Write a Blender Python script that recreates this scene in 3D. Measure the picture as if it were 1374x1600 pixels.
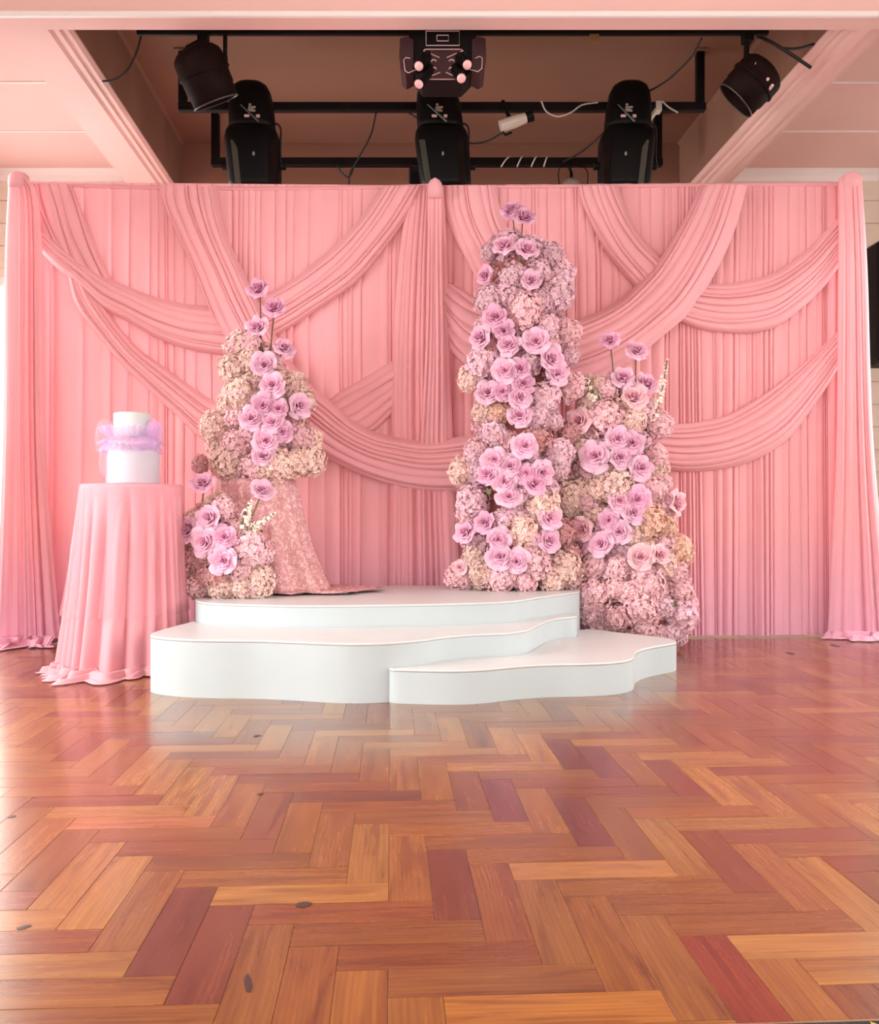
import bpy, math, random
import numpy as np
from mathutils import Vector, Matrix

# ------------------------------------------------------------------ camera
F = 1376.0; CX, CY = 687.0, 805.0; CH = 0.82
scene = bpy.context.scene
for o in list(bpy.data.objects): bpy.data.objects.remove(o)
cam = bpy.data.cameras.new('camera'); camo = bpy.data.objects.new('camera', cam)
scene.collection.objects.link(camo)
camo.location = (0, 0, CH); camo.rotation_euler = (math.pi/2, 0, 0)
cam.sensor_fit = 'HORIZONTAL'; cam.sensor_width = 36.0; cam.lens = 36.0*F/1374.0
cam.shift_y = 5.0/1374.0; cam.clip_start = 0.05
scene.camera = camo
# ------------------------------------------------------------------ colour management, world
vs = scene.view_settings
vs.view_transform = 'Standard'; vs.look = 'None'; vs.gamma = 1.0; vs.use_curve_mapping = False
vs.exposure = -1.0
w = bpy.data.worlds.new('world'); scene.world = w; w.use_nodes = True
w.node_tree.nodes['Background'].inputs[0].default_value = (0.75, 0.85, 1.0, 1)
w.node_tree.nodes['Background'].inputs[1].default_value = 1.0
C = scene.collection
# ------------------------------------------------------------------ daylight through the windows
WALL_L, WALL_R, WALL_B, WALL_F = -3.97, 4.3, 7.8, -4.0
def daylight(name, loc, rot, sx, sy, power, col=(1.0, 0.985, 0.965)):
    l = bpy.data.lights.new(name, 'AREA'); l.shape = 'RECTANGLE'; l.size = sx; l.size_y = sy
    l.energy = power; l.color = col; l.spread = math.radians(128)
    o = bpy.data.objects.new(name, l); C.objects.link(o); o.location = loc; o.rotation_euler = rot
H = math.pi/2
# (wall, centre along wall, centre z, width, height, power)
WINDOWS = [('L', 0.2, 1.85, 1.9, 2.3, 190), ('L', 2.9, 1.85, 1.9, 2.3, 215),
           ('F', -2.4, 1.85, 2.2, 2.5, 145), ('F', 0.3, 1.85, 2.2, 2.5, 145), ('F', 2.9, 1.85, 2.0, 2.5, 110),  # unseen front row, added behind the camera for even frontal light
           ('R', 0.2, 1.85, 1.9, 2.3, 60), ('R', 2.9, 1.85, 1.9, 2.3, 110),
           ('B', -3.4, 1.72, 1.0, 2.4, 80), ('L', 6.55, 1.95, 2.0, 2.6, 200), ('R', 6.2, 1.85, 1.9, 2.3, 90)]
TILT = math.radians(22)                                  # sky light slants downwards
for i, (wl, c, z, sx, sz, pw) in enumerate(WINDOWS):
    if wl == 'L': daylight('daylight', (WALL_L+0.04+sz/2*math.sin(TILT), c, z), (H-TILT, 0, -H), sx, sz, pw)
    if wl == 'R': daylight('daylight', (WALL_R-0.04-sz/2*math.sin(TILT), c, z), (H-TILT, 0, H), sx, sz, pw)
    if wl == 'F': daylight('daylight', (c, WALL_F+0.04+sz/2*math.sin(TILT), z), (H-TILT, 0, math.pi), sx, sz, pw)
    if wl == 'B': daylight('daylight', (c, WALL_B-0.04-sz/2*math.sin(TILT), z), (H-TILT, 0, 0), sx, sz, pw)

# ------------------------------------------------------------------ helpers
R = random.Random(11)
def P(px, py, Y): return Vector(((px-CX)/F*Y, Y, CH-(py-CY)/F*Y))
def S(px, Y): return px/F*Y
BD0, BD1 = 5.865, 0.042
def YB(px, off=0.0):                  # depth of the backdrop plane seen along a bearing
    r = (px-CX)/F
    return (BD0-off)/(1-BD1*r)
def PB(px, py, off=0.0): return P(px, py, YB(px, off))

def link(o, parent=None):
    C.objects.link(o)
    if parent is not None: o.parent = parent
    return o
def tag(o, label=None, cat=None, group=None, kind=None):
    if label: o['label'] = label
    if cat: o['category'] = cat
    if group: o['group'] = group
    if kind: o['kind'] = kind
    return o
def empty(name, loc=(0, 0, 0), label=None, cat=None, group=None):
    o = bpy.data.objects.new(name, None); o.empty_display_size = 0.1; o.location = loc
    link(o); tag(o, label, cat, group)
    bpy.context.view_layer.update()
    return o
def mesh(name, verts, faces, mat, parent=None, smooth=True, origin=None):
    me = bpy.data.meshes.new(name)
    vv = [tuple(v) for v in verts]
    pl = Vector((0, 0, 0))
    if parent is not None:
        pl = Vector(parent.get('_w', parent.location))
    if origin is not None: base = Vector(origin)
    else: base = pl
    vv = [(v[0]-base.x, v[1]-base.y, v[2]-base.z) for v in vv]
    me.from_pydata(vv, [], faces)
    me.materials.append(mat)
    if smooth: me.polygons.foreach_set('use_smooth', [True]*len(me.polygons))
    me.update()
    o = bpy.data.objects.new(name, me)
    link(o, parent)
    o.location = base - pl
    o['_w'] = tuple(base)
    return o
def recalc(o):
    import bmesh
    bm = bmesh.new(); bm.from_mesh(o.data); bmesh.ops.recalc_face_normals(bm, faces=bm.faces); bm.to_mesh(o.data); bm.free(); return o
def grid(name, pts, mat, parent=None, smooth=True, wrap=False, origin=None):
    nu, nv = len(pts), len(pts[0])
    v = [p for row in pts for p in row]; f = []
    for i in range(nu if wrap else nu-1):
        for j in range(nv-1):
            a = i*nv+j; b = ((i+1) % nu)*nv+j
            f.append((a, a+1, b+1, b))
    return mesh(name, v, f, mat, parent, smooth, origin)
class MB:
    def __init__(s): s.v = []; s.f = []
    def add(s, v, f):
        n = len(s.v); s.v += [tuple(x) for x in v]; s.f += [tuple(i+n for i in q) for q in f]
    def box(s, lo, hi, ch=0.0, M=None):
        x0, y0, z0 = lo; x1, y1, z1 = hi
        if ch <= 0:
            v = [(x0,y0,z0),(x1,y0,z0),(x1,y1,z0),(x0,y1,z0),(x0,y0,z1),(x1,y0,z1),(x1,y1,z1),(x0,y1,z1)]
            f = [(0,3,2,1),(4,5,6,7),(0,1,5,4),(1,2,6,5),(2,3,7,6),(3,0,4,7)]
        else:
            v = []; idx = {}
            for sx in (0, 1):
                for sy in (0, 1):
                    for sz in (0, 1):
                        X = (x0, x1)[sx]; Y = (y0, y1)[sy]; Z = (z0, z1)[sz]
                        dx = ch*(1-2*sx); dy = ch*(1-2*sy); dz = ch*(1-2*sz)
                        for k, q in enumerate(((X, Y+dy, Z+dz), (X+dx, Y, Z+dz), (X+dx, Y+dy, Z))):
                            idx[(sx, sy, sz, k)] = len(v); v.append(q)
            g = idx.get; f = []
            for s_ in (0, 1):
                f.append([g((s_,0,0,0)), g((s_,1,0,0)), g((s_,1,1,0)), g((s_,0,1,0))])
                f.append([g((0,s_,0,1)), g((1,s_,0,1)), g((1,s_,1,1)), g((0,s_,1,1))])
                f.append([g((0,0,s_,2)), g((1,0,s_,2)), g((1,1,s_,2)), g((0,1,s_,2))])
                for t in (0, 1):
                    f.append([g((s_,t,0,0)), g((s_,t,1,0)), g((s_,t,1,1)), g((s_,t,0,1))])
                    f.append([g((s_,0,t,0)), g((s_,1,t,0)), g((s_,1,t,2)), g((s_,0,t,2))])
                    f.append([g((0,s_,t,1)), g((1,s_,t,1)), g((1,s_,t,2)), g((0,s_,t,2))])
                    for u in (0, 1): f.append([g((s_,t,u,0)), g((s_,t,u,1)), g((s_,t,u,2))])
        if M is not None: v = [M @ Vector(q) for q in v]
        s.add(v, f)
    def tube(s, pts, r, n=8, caps=True):
        pts = [Vector(p) for p in pts]; rr = r if isinstance(r, (list, tuple)) else [r]*len(pts)
        base = len(s.v); up = None
        for i, p in enumerate(pts):
            d = (pts[min(i+1, len(pts)-1)]-pts[max(i-1, 0)]).normalized()
            if up is None:
                up = Vector((0, 0, 1)) if abs(d.z) < 0.9 else Vector((1, 0, 0))
            a = d.cross(up).normalized(); b = a.cross(d).normalized(); up = b
            for k in range(n):
                t = 2*math.pi*k/n; s.v.append(tuple(p+a*math.cos(t)*rr[i]+b*math.sin(t)*rr[i]))
        for i in range(len(pts)-1):
            for k in range(n):
                s.f.append((base+i*n+k, base+i*n+(k+1) % n, base+(i+1)*n+(k+1) % n, base+(i+1)*n+k))
        if caps:
            s.f.append(tuple(base+k for k in range(n))[::-1]); e = base+(len(pts)-1)*n
            s.f.append(tuple(e+k for k in range(n)))
    def build(s, name, mat, parent=None, smooth=False, origin=None):
        return recalc(mesh(name, s.v, s.f, mat, parent, smooth, origin))
def loft(name, secs, mat, parent=None, n=28, power=2.6, axis=None, smooth=True, exps=None):
    """secs: list of (centre, half width vector, half depth vector)"""
    v = []; f = []
    for (c, a, b) in secs:
        c = Vector(c); a = Vector(a); b = Vector(b)
        for k in range(n):
            t = 2*math.pi*k/n; ct, st = math.cos(t), math.sin(t)
            e = 2.0/power
            v.append(c + a*(math.copysign(abs(ct)**e, ct)) + b*(math.copysign(abs(st)**e, st)))
    m = len(secs)
    for i in range(m-1):
        for k in range(n):
            f.append((i*n+k, i*n+(k+1) % n, (i+1)*n+(k+1) % n, (i+1)*n+k))
    f.append(tuple(range(n))[::-1]); f.append(tuple((m-1)*n+k for k in range(n)))
    return recalc(mesh(name, v, f, mat, parent, smooth))
def spline(pts, n):
    """n points, evenly spread over a Catmull-Rom curve through pts"""
    p = [np.array(q, float) for q in pts]
    p = [2*p[0]-p[1]] + p + [2*p[-1]-p[-2]]
    out = []
    for i in range(1, len(p)-2):
        for k in range(24):
            t = k/24.0
            a, b, c, d = p[i-1], p[i], p[i+1], p[i+2]
            out.append(0.5*((2*b)+(-a+c)*t+(2*a-5*b+4*c-d)*t*t+(-a+3*b-3*c+d)*t**3))
    out.append(p[-2]); out = np.array(out)
    L = np.r_[0, np.cumsum(np.linalg.norm(np.diff(out, axis=0), axis=1))]
    q = np.linspace(0, L[-1], n)
    return np.stack([np.interp(q, L, out[:, k]) for k in range(out.shape[1])], 1)

# ------------------------------------------------------------------ materials
def srgb(r, g, b):
    f = lambda c: (c/255/12.92 if c/255 <= 0.04045 else ((c/255+0.055)/1.055)**2.4)
    return (f(r), f(g), f(b), 1)
class NT:
    def __init__(s, name):
        s.m = bpy.data.materials.new(name); s.m.use_nodes = True; s.t = s.m.node_tree
        s.b = s.t.nodes['Principled BSDF']; s.out = s.t.nodes['Material Output']
    def n(s, typ, **kw):
        q = s.t.nodes.new(typ)
        for k, v in kw.items():
            if k.startswith('i_'): q.inputs[k[2:].replace('_', ' ')].default_value = v
            else: setattr(q, k, v)
        return q
    def l(s, a, b): s.t.links.new(a, b)
    def mix(s, fac, a, b, mode='MIX'):
        q = s.n('ShaderNodeMix', data_type='RGBA', blend_type=mode)
        for sock, val in ((q.inputs[0], fac), (q.inputs[6], a), (q.inputs[7], b)):
            if hasattr(val, 'is_output') or isinstance(val, bpy.types.NodeSocket): s.l(val, sock)
            else: sock.default_value = val
        return q.outputs[2]
    def ramp(s, x, stops):
        q = s.n('ShaderNodeValToRGB'); e = q.color_ramp.elements
        while len(e) < len(stops): e.new(0.5)
        for i, (p, c) in enumerate(stops): e[i].position = p; e[i].color = c if len(c) == 4 else (*c, 1)
        s.l(x, q.inputs[0]); return q.outputs[0]
def plain(name, col, rough=0.5, metal=0.0, var=0.06, scale=12.0, bump=0.0, bscale=80.0, coat=0.0, spec=None):
    t = NT(name); tc = t.n('ShaderNodeTexCoord')
    nz = t.n('ShaderNodeTexNoise'); nz.inputs['Scale'].default_value = scale; nz.inputs['Detail'].default_value = 4
    t.l(tc.outputs['Object'], nz.inputs['Vector'])
    lo = tuple(c*(1-var) for c in col[:3])+(1,); hi = tuple(min(1, c*(1+var)) for c in col[:3])+(1,)
    t.l(t.ramp(nz.outputs['Fac'], [(0.3, lo), (0.7, hi)]), t.b.inputs['Base Color'])
    t.b.inputs['Roughness'].default_value = rough; t.b.inputs['Metallic'].default_value = metal
    t.b.inputs['Coat Weight'].default_value = coat
    if spec is not None: t.b.inputs['Specular IOR Level'].default_value = spec
    if bump > 0:
        n2 = t.n('ShaderNodeTexNoise'); n2.inputs['Scale'].default_value = bscale
        t.l(tc.outputs['Object'], n2.inputs['Vector'])
        bp = t.n('ShaderNodeBump'); bp.inputs['Strength'].default_value = bump; bp.inputs['Distance'].default_value = 0.01
        t.l(n2.outputs['Fac'], bp.inputs['Height']); t.l(bp.outputs['Normal'], t.b.inputs['Normal'])
    return t.m
def fabric(name, col, trans=0.25, tcol=None, rough=0.85, backlit_hem=None):
    t = NT(name); tc = t.n('ShaderNodeTexCoord'); geo = t.n('ShaderNodeNewGeometry')
    nz = t.n('ShaderNodeTexNoise'); nz.inputs['Scale'].default_value = 3.0; nz.inputs['Detail'].default_value = 3
    t.l(geo.outputs['Position'], nz.inputs['Vector'])
    lo = tuple(c*0.96 for c in col[:3])+(1,)
    c = t.ramp(nz.outputs['Fac'], [(0.35, lo), (0.65, col)])
    if backlit_hem:                                    # light from behind the sheer hem, painted in as lavender by height
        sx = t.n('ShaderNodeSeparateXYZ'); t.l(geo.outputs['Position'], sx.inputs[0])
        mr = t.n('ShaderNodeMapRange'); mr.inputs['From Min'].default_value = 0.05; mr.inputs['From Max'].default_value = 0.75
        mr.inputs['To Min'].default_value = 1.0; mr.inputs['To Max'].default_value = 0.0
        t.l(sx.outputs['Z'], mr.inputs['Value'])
        c = t.mix(mr.outputs[0], c, backlit_hem)
    t.l(c, t.b.inputs['Base Color'])
    t.b.inputs['Roughness'].default_value = rough; t.b.inputs['Specular IOR Level'].default_value = 0.15
    t.b.inputs['Sheen Weight'].default_value = 0.25; t.b.inputs['Sheen Roughness'].default_value = 0.4
    t.b.inputs['Sheen Tint'].default_value = (1, 0.85, 0.86, 1)
    wv = t.n('ShaderNodeTexNoise'); wv.inputs['Scale'].default_value = 900.0; t.l(geo.outputs['Position'], wv.inputs['Vector'])
    bp = t.n('ShaderNodeBump'); bp.inputs['Strength'].default_value = 0.12; bp.inputs['Distance'].default_value = 0.001
    t.l(wv.outputs['Fac'], bp.inputs['Height']); t.l(bp.outputs['Normal'], t.b.inputs['Normal'])
    tr = t.n('ShaderNodeBsdfTranslucent'); t.l(c, tr.inputs['Color'])
    mx = t.n('ShaderNodeMixShader'); mx.inputs[0].default_value = trans
    t.l(t.b.outputs[0], mx.inputs[1]); t.l(tr.outputs[0], mx.inputs[2]); t.l(mx.outputs[0], t.out.inputs['Surface'])
    return t.m
PINK = srgb(255, 186, 192)
M = {}
M['drape'] = fabric('pink_chiffon', PINK, 0.10, backlit_hem=srgb(240, 180, 202))
M['swag'] = fabric('pink_chiffon_swag', srgb(255, 190, 196), 0.10)
M['cloth'] = fabric('pink_table_chiffon', srgb(253, 180, 189), 0.18)
M['wall'] = plain('cream_wall_paint', srgb(236, 222, 205), 0.7, var=0.03)
M['ceil'] = plain('pale_ceiling_paint', srgb(238, 198, 190), 0.5, var=0.02, scale=2)
M['trimw'] = plain('white_gloss_trim', srgb(250, 244, 240), 0.3, var=0.01)
M['recess'] = plain('dim_recess_paint', srgb(140, 102, 82), 0.75, var=0.04, scale=1.5)  # brown stands for the unlit recess, shade put into the base colour
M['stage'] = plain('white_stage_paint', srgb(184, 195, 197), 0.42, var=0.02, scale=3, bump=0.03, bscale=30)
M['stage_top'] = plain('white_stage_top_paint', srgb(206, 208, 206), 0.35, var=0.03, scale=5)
M['black'] = plain('black_fixture_paint', (0.006, 0.004, 0.004, 1), 0.55, var=0.3, spec=0.15)
M['black2'] = plain('black_gloss_plastic', (0.003, 0.0025, 0.0025, 1), 0.45, var=0.2, spec=0.15)
M['brownblack'] = plain('dark_bronze_can', (0.012, 0.005, 0.004, 1), 0.6, var=0.3, spec=0.06)
M['maroon'] = plain('dark_maroon_panel', (0.035, 0.008, 0.012, 1), 0.4, var=0.2)
M['silver'] = plain('worn_silver', (0.55, 0.5, 0.45, 1), 0.35, metal=0.7)
M['olive'] = plain('dull_olive_strip', (0.05, 0.05, 0.035, 1), 0.4)
M['lens'] = plain('pink_glass_lens', srgb(250, 190, 190), 0.1, coat=1.0)
M['line'] = plain('pale_printed_line', srgb(225, 180, 175), 0.5)
M['offwhite'] = plain('off_white_plastic', srgb(215, 200, 185), 0.5)
M['cable'] = plain('black_cable_rubber', (0.01, 0.008, 0.008, 1), 0.5)
M['stem'] = plain('green_brown_stem', srgb(112, 98, 66), 0.6)
M['leaf'] = plain('dull_green_leaf', srgb(110, 120, 75), 0.6)
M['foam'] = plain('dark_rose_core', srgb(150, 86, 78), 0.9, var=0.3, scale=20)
M['cake'] = plain('white_icing', srgb(204, 210, 208), 0.5, var=0.01, bump=0.05, bscale=40)
M['stockfl'] = plain('cream_stock_petals', srgb(250, 238, 222), 0.7)
M['carpet'] = plain('black_gold_carpet', (0.02, 0.018, 0.016, 1), 0.95, var=0.5, bump=0.5, bscale=300)
M['brass'] = plain('brass_edge', (0.45, 0.33, 0.18, 1), 0.35, metal=0.8)
M['joint'] = plain('dark_floor_joint', srgb(58, 30, 18), 0.7)
M['knot'] = plain('dark_wood_knot', srgb(62, 46, 38), 0.4)
M['gold'] = plain('gold_carpet_motif', srgb(190, 150, 60), 0.9)
def tulle(name, col, alpha):
    t = NT(name); geo = t.n('ShaderNodeNewGeometry')
    t.b.inputs['Base Color'].default_value = col; t.b.inputs['Roughness'].default_value = 0.8
    t.b.inputs['Specular IOR Level'].default_value = 0.1
    nz = t.n('ShaderNodeTexNoise'); nz.inputs['Scale'].default_value = 60; t.l(geo.outputs['Position'], nz.inputs['Vector'])
    mr = t.n('ShaderNodeMapRange'); mr.inputs['To Min'].default_value = alpha*0.92; mr.inputs['To Max'].default_value = min(1, alpha*1.08)
    t.l(nz.outputs['Fac'], mr.inputs['Value'])
    tr = t.n('ShaderNodeBsdfTranslucent'); tr.inputs['Color'].default_value = col
    tp = t.n('ShaderNodeBsdfTransparent')
    m1 = t.n('ShaderNodeMixShader'); m1.inputs[0].default_value = 0.5
    t.l(t.b.outputs[0], m1.inputs[1]); t.l(tr.outputs[0], m1.inputs[2])
    m2 = t.n('ShaderNodeMixShader'); t.l(mr.outputs[0], m2.inputs[0]); t.l(tp.outputs[0], m2.inputs[1]); t.l(m1.outputs[0], m2.inputs[2])
    t.l(m2.outputs[0], t.out.inputs['Surface']); return t.m
M['tulle'] = tulle('lilac_tulle', srgb(240, 205, 245), 0.45)
M['veil'] = tulle('pale_veil_tulle', srgb(238, 214, 240), 0.28)
M['tulle_pink'] = tulle('pink_tulle', srgb(250, 205, 214), 0.2)
def lace():
    t = NT('dusty_pink_lace'); geo = t.n('ShaderNodeNewGeometry')
    vo = t.n('ShaderNodeTexVoronoi'); vo.feature = 'DISTANCE_TO_EDGE'; vo.inputs['Scale'].default_value = 75
    t.l(geo.outputs['Position'], vo.inputs['Vector'])
    nz = t.n('ShaderNodeTexNoise'); nz.inputs['Scale'].default_value = 42; nz.inputs['Detail'].default_value = 6; t.l(geo.outputs['Position'], nz.inputs['Vector'])
    ad = t.n('ShaderNodeMath', operation='MULTIPLY_ADD'); t.l(vo.outputs['Distance'], ad.inputs[0]); ad.inputs[1].default_value = -1.2; t.l(nz.outputs['Fac'], ad.inputs[2])
    c = t.ramp(ad.outputs[0], [(0.34, srgb(210, 150, 152)), (0.44, srgb(236, 188, 188)), (0.6, srgb(248, 212, 210))])
    t.l(c, t.b.inputs['Base Color']); t.b.inputs['Roughness'].default_value = 0.8
    bp = t.n('ShaderNodeBump'); bp.inputs['Strength'].default_value = 0.6; bp.inputs['Distance'].default_value = 0.004
    t.l(ad.outputs[0], bp.inputs['Height']); t.l(bp.outputs['Normal'], t.b.inputs['Normal']); return t.m
M['lace'] = lace()
def wood():
    t = NT('parquet_wood'); at = t.n('ShaderNodeAttribute'); at.attribute_name = 'tint'
    uv = t.n('ShaderNodeUVMap')
    mp = t.n('ShaderNodeMapping'); mp.inputs['Scale'].default_value = (3.5, 48.0, 1); t.l(uv.outputs[0], mp.inputs[0])
    nz = t.n('ShaderNodeTexNoise'); nz.inputs['Scale'].default_value = 1.0; nz.inputs['Detail'].default_value = 6; nz.inputs['Distortion'].default_value = 0.6
    t.l(mp.outputs[0], nz.inputs['Vector'])
    mp2 = t.n('ShaderNodeMapping'); mp2.inputs['Scale'].default_value = (2.0, 16.0, 1); t.l(uv.outputs[0], mp2.inputs[0])
    n2 = t.n('ShaderNodeTexNoise'); n2.inputs['Scale'].default_value = 1.0; n2.inputs['Detail'].default_value = 3; n2.inputs['Distortion'].default_value = 1.5
    t.l(mp2.outputs[0], n2.inputs['Vector'])
    g1 = t.ramp(nz.outputs['Fac'], [(0.25, (0.76, 0.72, 0.68)), (0.5, (1.0, 1.0, 1.0)), (0.8, (1.1, 1.12, 1.1))])
    g2 = t.ramp(n2.outputs['Fac'], [(0.32, (0.66, 0.56, 0.54)), (0.45, (0.92, 0.88, 0.86)), (0.6, (1.02, 1.02, 1.0)), (0.78, (1.12, 1.16, 1.1))])
    mp3 = t.n('ShaderNodeMapping'); mp3.inputs['Scale'].default_value = (1.2, 9.0, 1); t.l(uv.outputs[0], mp3.inputs[0])
    wvn = t.n('ShaderNodeTexWave'); wvn.bands_direction = 'Y'; wvn.inputs['Scale'].default_value = 3.0; wvn.inputs['Distortion'].default_value = 9.0; wvn.inputs['Detail'].default_value = 2; wvn.inputs['Detail Scale'].default_value = 0.6
    t.l(mp3.outputs[0], wvn.inputs['Vector'])
    g3 = t.ramp(wvn.outputs['Fac'], [(0.0, (0.9, 0.87, 0.85)), (0.5, (1, 1, 1)), (1.0, (1.04, 1.04, 1.03))])
    c = t.mix(1.0, at.outputs['Color'], g1, 'MULTIPLY'); c = t.mix(1.0, c, g2, 'MULTIPLY'); c = t.mix(1.0, c, g3, 'MULTIPLY')
    t.l(c, t.b.inputs['Base Color'])
    rr = t.n('ShaderNodeMapRange'); rr.inputs['To Min'].default_value = 0.2; rr.inputs['To Max'].default_value = 0.32
    t.l(nz.outputs['Fac'], rr.inputs['Value']); t.l(rr.outputs[0], t.b.inputs['Roughness'])
    t.b.inputs['Coat Weight'].default_value = 0.5; t.b.inputs['Coat Roughness'].default_value = 0.17
    bp = t.n('ShaderNodeBump'); bp.inputs['Strength'].default_value = 0.02; bp.inputs['Distance'].default_value = 0.001
    t.l(nz.outputs['Fac'], bp.inputs['Height']); t.l(bp.outputs['Normal'], t.b.inputs['Normal']); return t.m
M['wood'] = wood()
def petal_mat(name, rough=0.6, trans=0.25):
    t = NT(name); at = t.n('ShaderNodeAttribute'); at.attribute_name = 'tint'; oi = t.n('ShaderNodeObjectInfo')
    c = t.mix(1.0, oi.outputs['Color'], at.outputs['Color'], 'MULTIPLY')
    t.l(c, t.b.inputs['Base Color']); t.b.inputs['Roughness'].default_value = rough; t.b.inputs['Specular IOR Level'].default_value = 0.25
    tr = t.n('ShaderNodeBsdfTranslucent'); t.l(c, tr.inputs['Color'])
    mx = t.n('ShaderNodeMixShader'); mx.inputs[0].default_value = trans
    t.l(t.b.outputs[0], mx.inputs[1]); t.l(tr.outputs[0], mx.inputs[2]); t.l(mx.outputs[0], t.out.inputs['Surface']); return t.m
M['petal'] = petal_mat('rose_petal'); M['floret'] = petal_mat('hydrangea_floret', 0.7, 0.2)

# ------------------------------------------------------------------ the room
TH = math.atan(0.0552); EX = Vector((math.cos(TH), math.sin(TH), 0)); EY = Vector((-math.sin(TH), math.cos(TH), 0))
def struct(o): o['kind'] = 'structure'; return o
def sbox(name, lo, hi, mat, parent=None):
    b = MB(); b.box(lo, hi); o = b.build(name, mat, parent)
    return struct(o) if parent is None else o
floor = sbox('floor', (WALL_L, WALL_F, -0.12), (WALL_R, WALL_B, -0.012), M['joint'])
sbox('ceiling', (WALL_L, WALL_F, 4.3), (WALL_R, 4.86, 4.4), M['ceil'])
# walls with window openings
def wall_with_openings(name, axis, pos, thick, lo, hi, ztop, holes, mat):
    b = MB(); cuts = sorted(holes)
    def add(a0, a1, z0, z1):
        if a1-a0 < 1e-4 or z1-z0 < 1e-4: return
        if axis == 'X': b.box((min(pos, pos+thick), a0, z0), (max(pos, pos+thick), a1, z1))
        else: b.box((a0, min(pos, pos+thick), z0), (a1, max(pos, pos+thick), z1))
    cur = lo
    for (a0, a1, z0, z1) in cuts:
        add(cur, a0, 0, ztop); add(a0, a1, 0, z0); add(a0, a1, z1, ztop); cur = a1
    add(cur, hi, 0, ztop)
    return struct(b.build(name, mat))
hol = {k: [] for k in 'LRFB'}
for (wl, c, z, sx, sz, pw) in WINDOWS: hol[wl].append((c-sx/2-0.02, c+sx/2+0.02, z-sz/2-0.02, z+sz/2+0.02))
wall_with_openings('wall_left', 'X', WALL_L, -0.15, WALL_F-0.1, WALL_B+0.1, 4.4, hol['L'], M['wall'])
wall_with_openings('wall_right', 'X', WALL_R, 0.15, WALL_F-0.1, WALL_B+0.1, 4.4, hol['R'], M['wall'])
wall_with_openings('wall_front', 'Y', WALL_F, -0.15, WALL_L, WALL_R, 4.4, hol['F'], M['wall'])
wb = wall_with_openings('wall_back', 'Y', WALL_B, 0.15, WALL_L, WALL_R, 4.4, hol['B'], M['wall'])
for i in range(19):                              # weatherboards on the back wall
    z0 = 0.2*i
    for (a, b_) in ([(WALL_L+0.02, -3.93), (-2.87, WALL_R-0.02)] if 0.3 < z0+0.1 < 2.95 else [(WALL_L+0.02, WALL_R-0.02)]):
        v = [(a, WALL_B-0.022, z0+0.004), (b_, WALL_B-0.022, z0+0.004), (b_, WALL_B-0.008, z0+0.196), (a, WALL_B-0.008, z0+0.196),
             (a, WALL_B, z0+0.004), (b_, WALL_B, z0+0.004), (b_, WALL_B, z0+0.196), (a, WALL_B, z0+0.196)]
        recalc(mesh('weatherboard', v, [(0,1,2,3),(0,4,5,1),(3,2,6,7),(0,3,7,4),(1,5,6,2)], M['wall'], wb, False))
glass = NT('window_daylight'); glass.b.inputs['Base Color'].default_value = (0.9, 0.95, 1, 1)
glass.b.inputs['Emission Color'].default_value = (1, 0.98, 0.95, 1); glass.b.inputs['Emission Strength'].default_value = 2.0
for i, (wl, c, z, sx, sz, pw) in enumerate(WINDOWS):
    fr = MB(); gl = MB(); a0, a1, z0, z1 = c-sx/2-0.02, c+sx/2+0.02, z-sz/2-0.02, z+sz/2+0.02
    def bx(m, u0, u1, w0, w1, d0, d1):
        if wl == 'L': m.box((WALL_L-d1, u0, w0), (WALL_L-d0, u1, w1))
        if wl == 'R': m.box((WALL_R+d0, u0, w0), (WALL_R+d1, u1, w1))
        if wl == 'F': m.box((u0, WALL_F-d1, w0), (u1, WALL_F-d0, w1))
        if wl == 'B': m.box((u0, WALL_B+d0, w0), (u1, WALL_B+d1, w1))
    f_ = 0.06
    bx(fr, a0, a0+f_, z0, z1, 0.02, 0.1); bx(fr, a1-f_, a1, z0, z1, 0.02, 0.1)
    bx(fr, a0+f_, a1-f_, z0, z0+f_, 0.02, 0.1); bx(fr, a0+f_, a1-f_, z1-f_, z1, 0.02, 0.1); bx(fr, (a0+a1)/2-0.025, (a0+a1)/2+0.025, z0+f_, z1-f_, 0.02, 0.1)
    wn = struct(fr.build('window_%d' % (i+1), M['trimw']))
    bx(gl, a0+f_, a1-f_, z0+f_, z1-f_, 0.1, 0.11); gl.build('pane', glass.m, wn)

# ceiling round the stage: beams, low side ceilings, recess
HB = 3.57; HC = 3.86; HR = CH+3.267; YF = 4.99
def SK(x, Y): return x-0.0552*Y                       # room direction, a few degrees off the camera axis
fb = MB(); fb.box((WALL_L, 4.87, HB), (WALL_R, YF, 4.4)); struct(fb.build('trim_1', M['ceil']))
edge = MB(); edge.box((WALL_L, 4.835, HB-0.004), (WALL_R, 4.872, HB+0.026), 0.008); struct(edge.build('trim_2', M['trimw']))
def beam(name, prof):
    pts = [[(SK(x, Y), Y, z) for (x, z) in prof] for Y in (YF, WALL_B)]
    o = grid(name, pts, M['ceil'], None, False); return struct(o)
beam('trim_3', [(-1.84, HR), (-1.84, HB+0.06), (-1.86, HB+0.04), (-1.89, HB+0.04), (-1.90, HB+0.022), (-1.93, HB+0.022), (-1.95, HB+0.004), (-1.99, HB+0.004), (-2.0, HB+0.022),
                (-2.16, HB+0.022), (-2.17, HB+0.04), (-2.2, HB+0.04), (-2.22, HB+0.07), (-2.25, HB+0.07), (-2.25, HC)])
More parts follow.
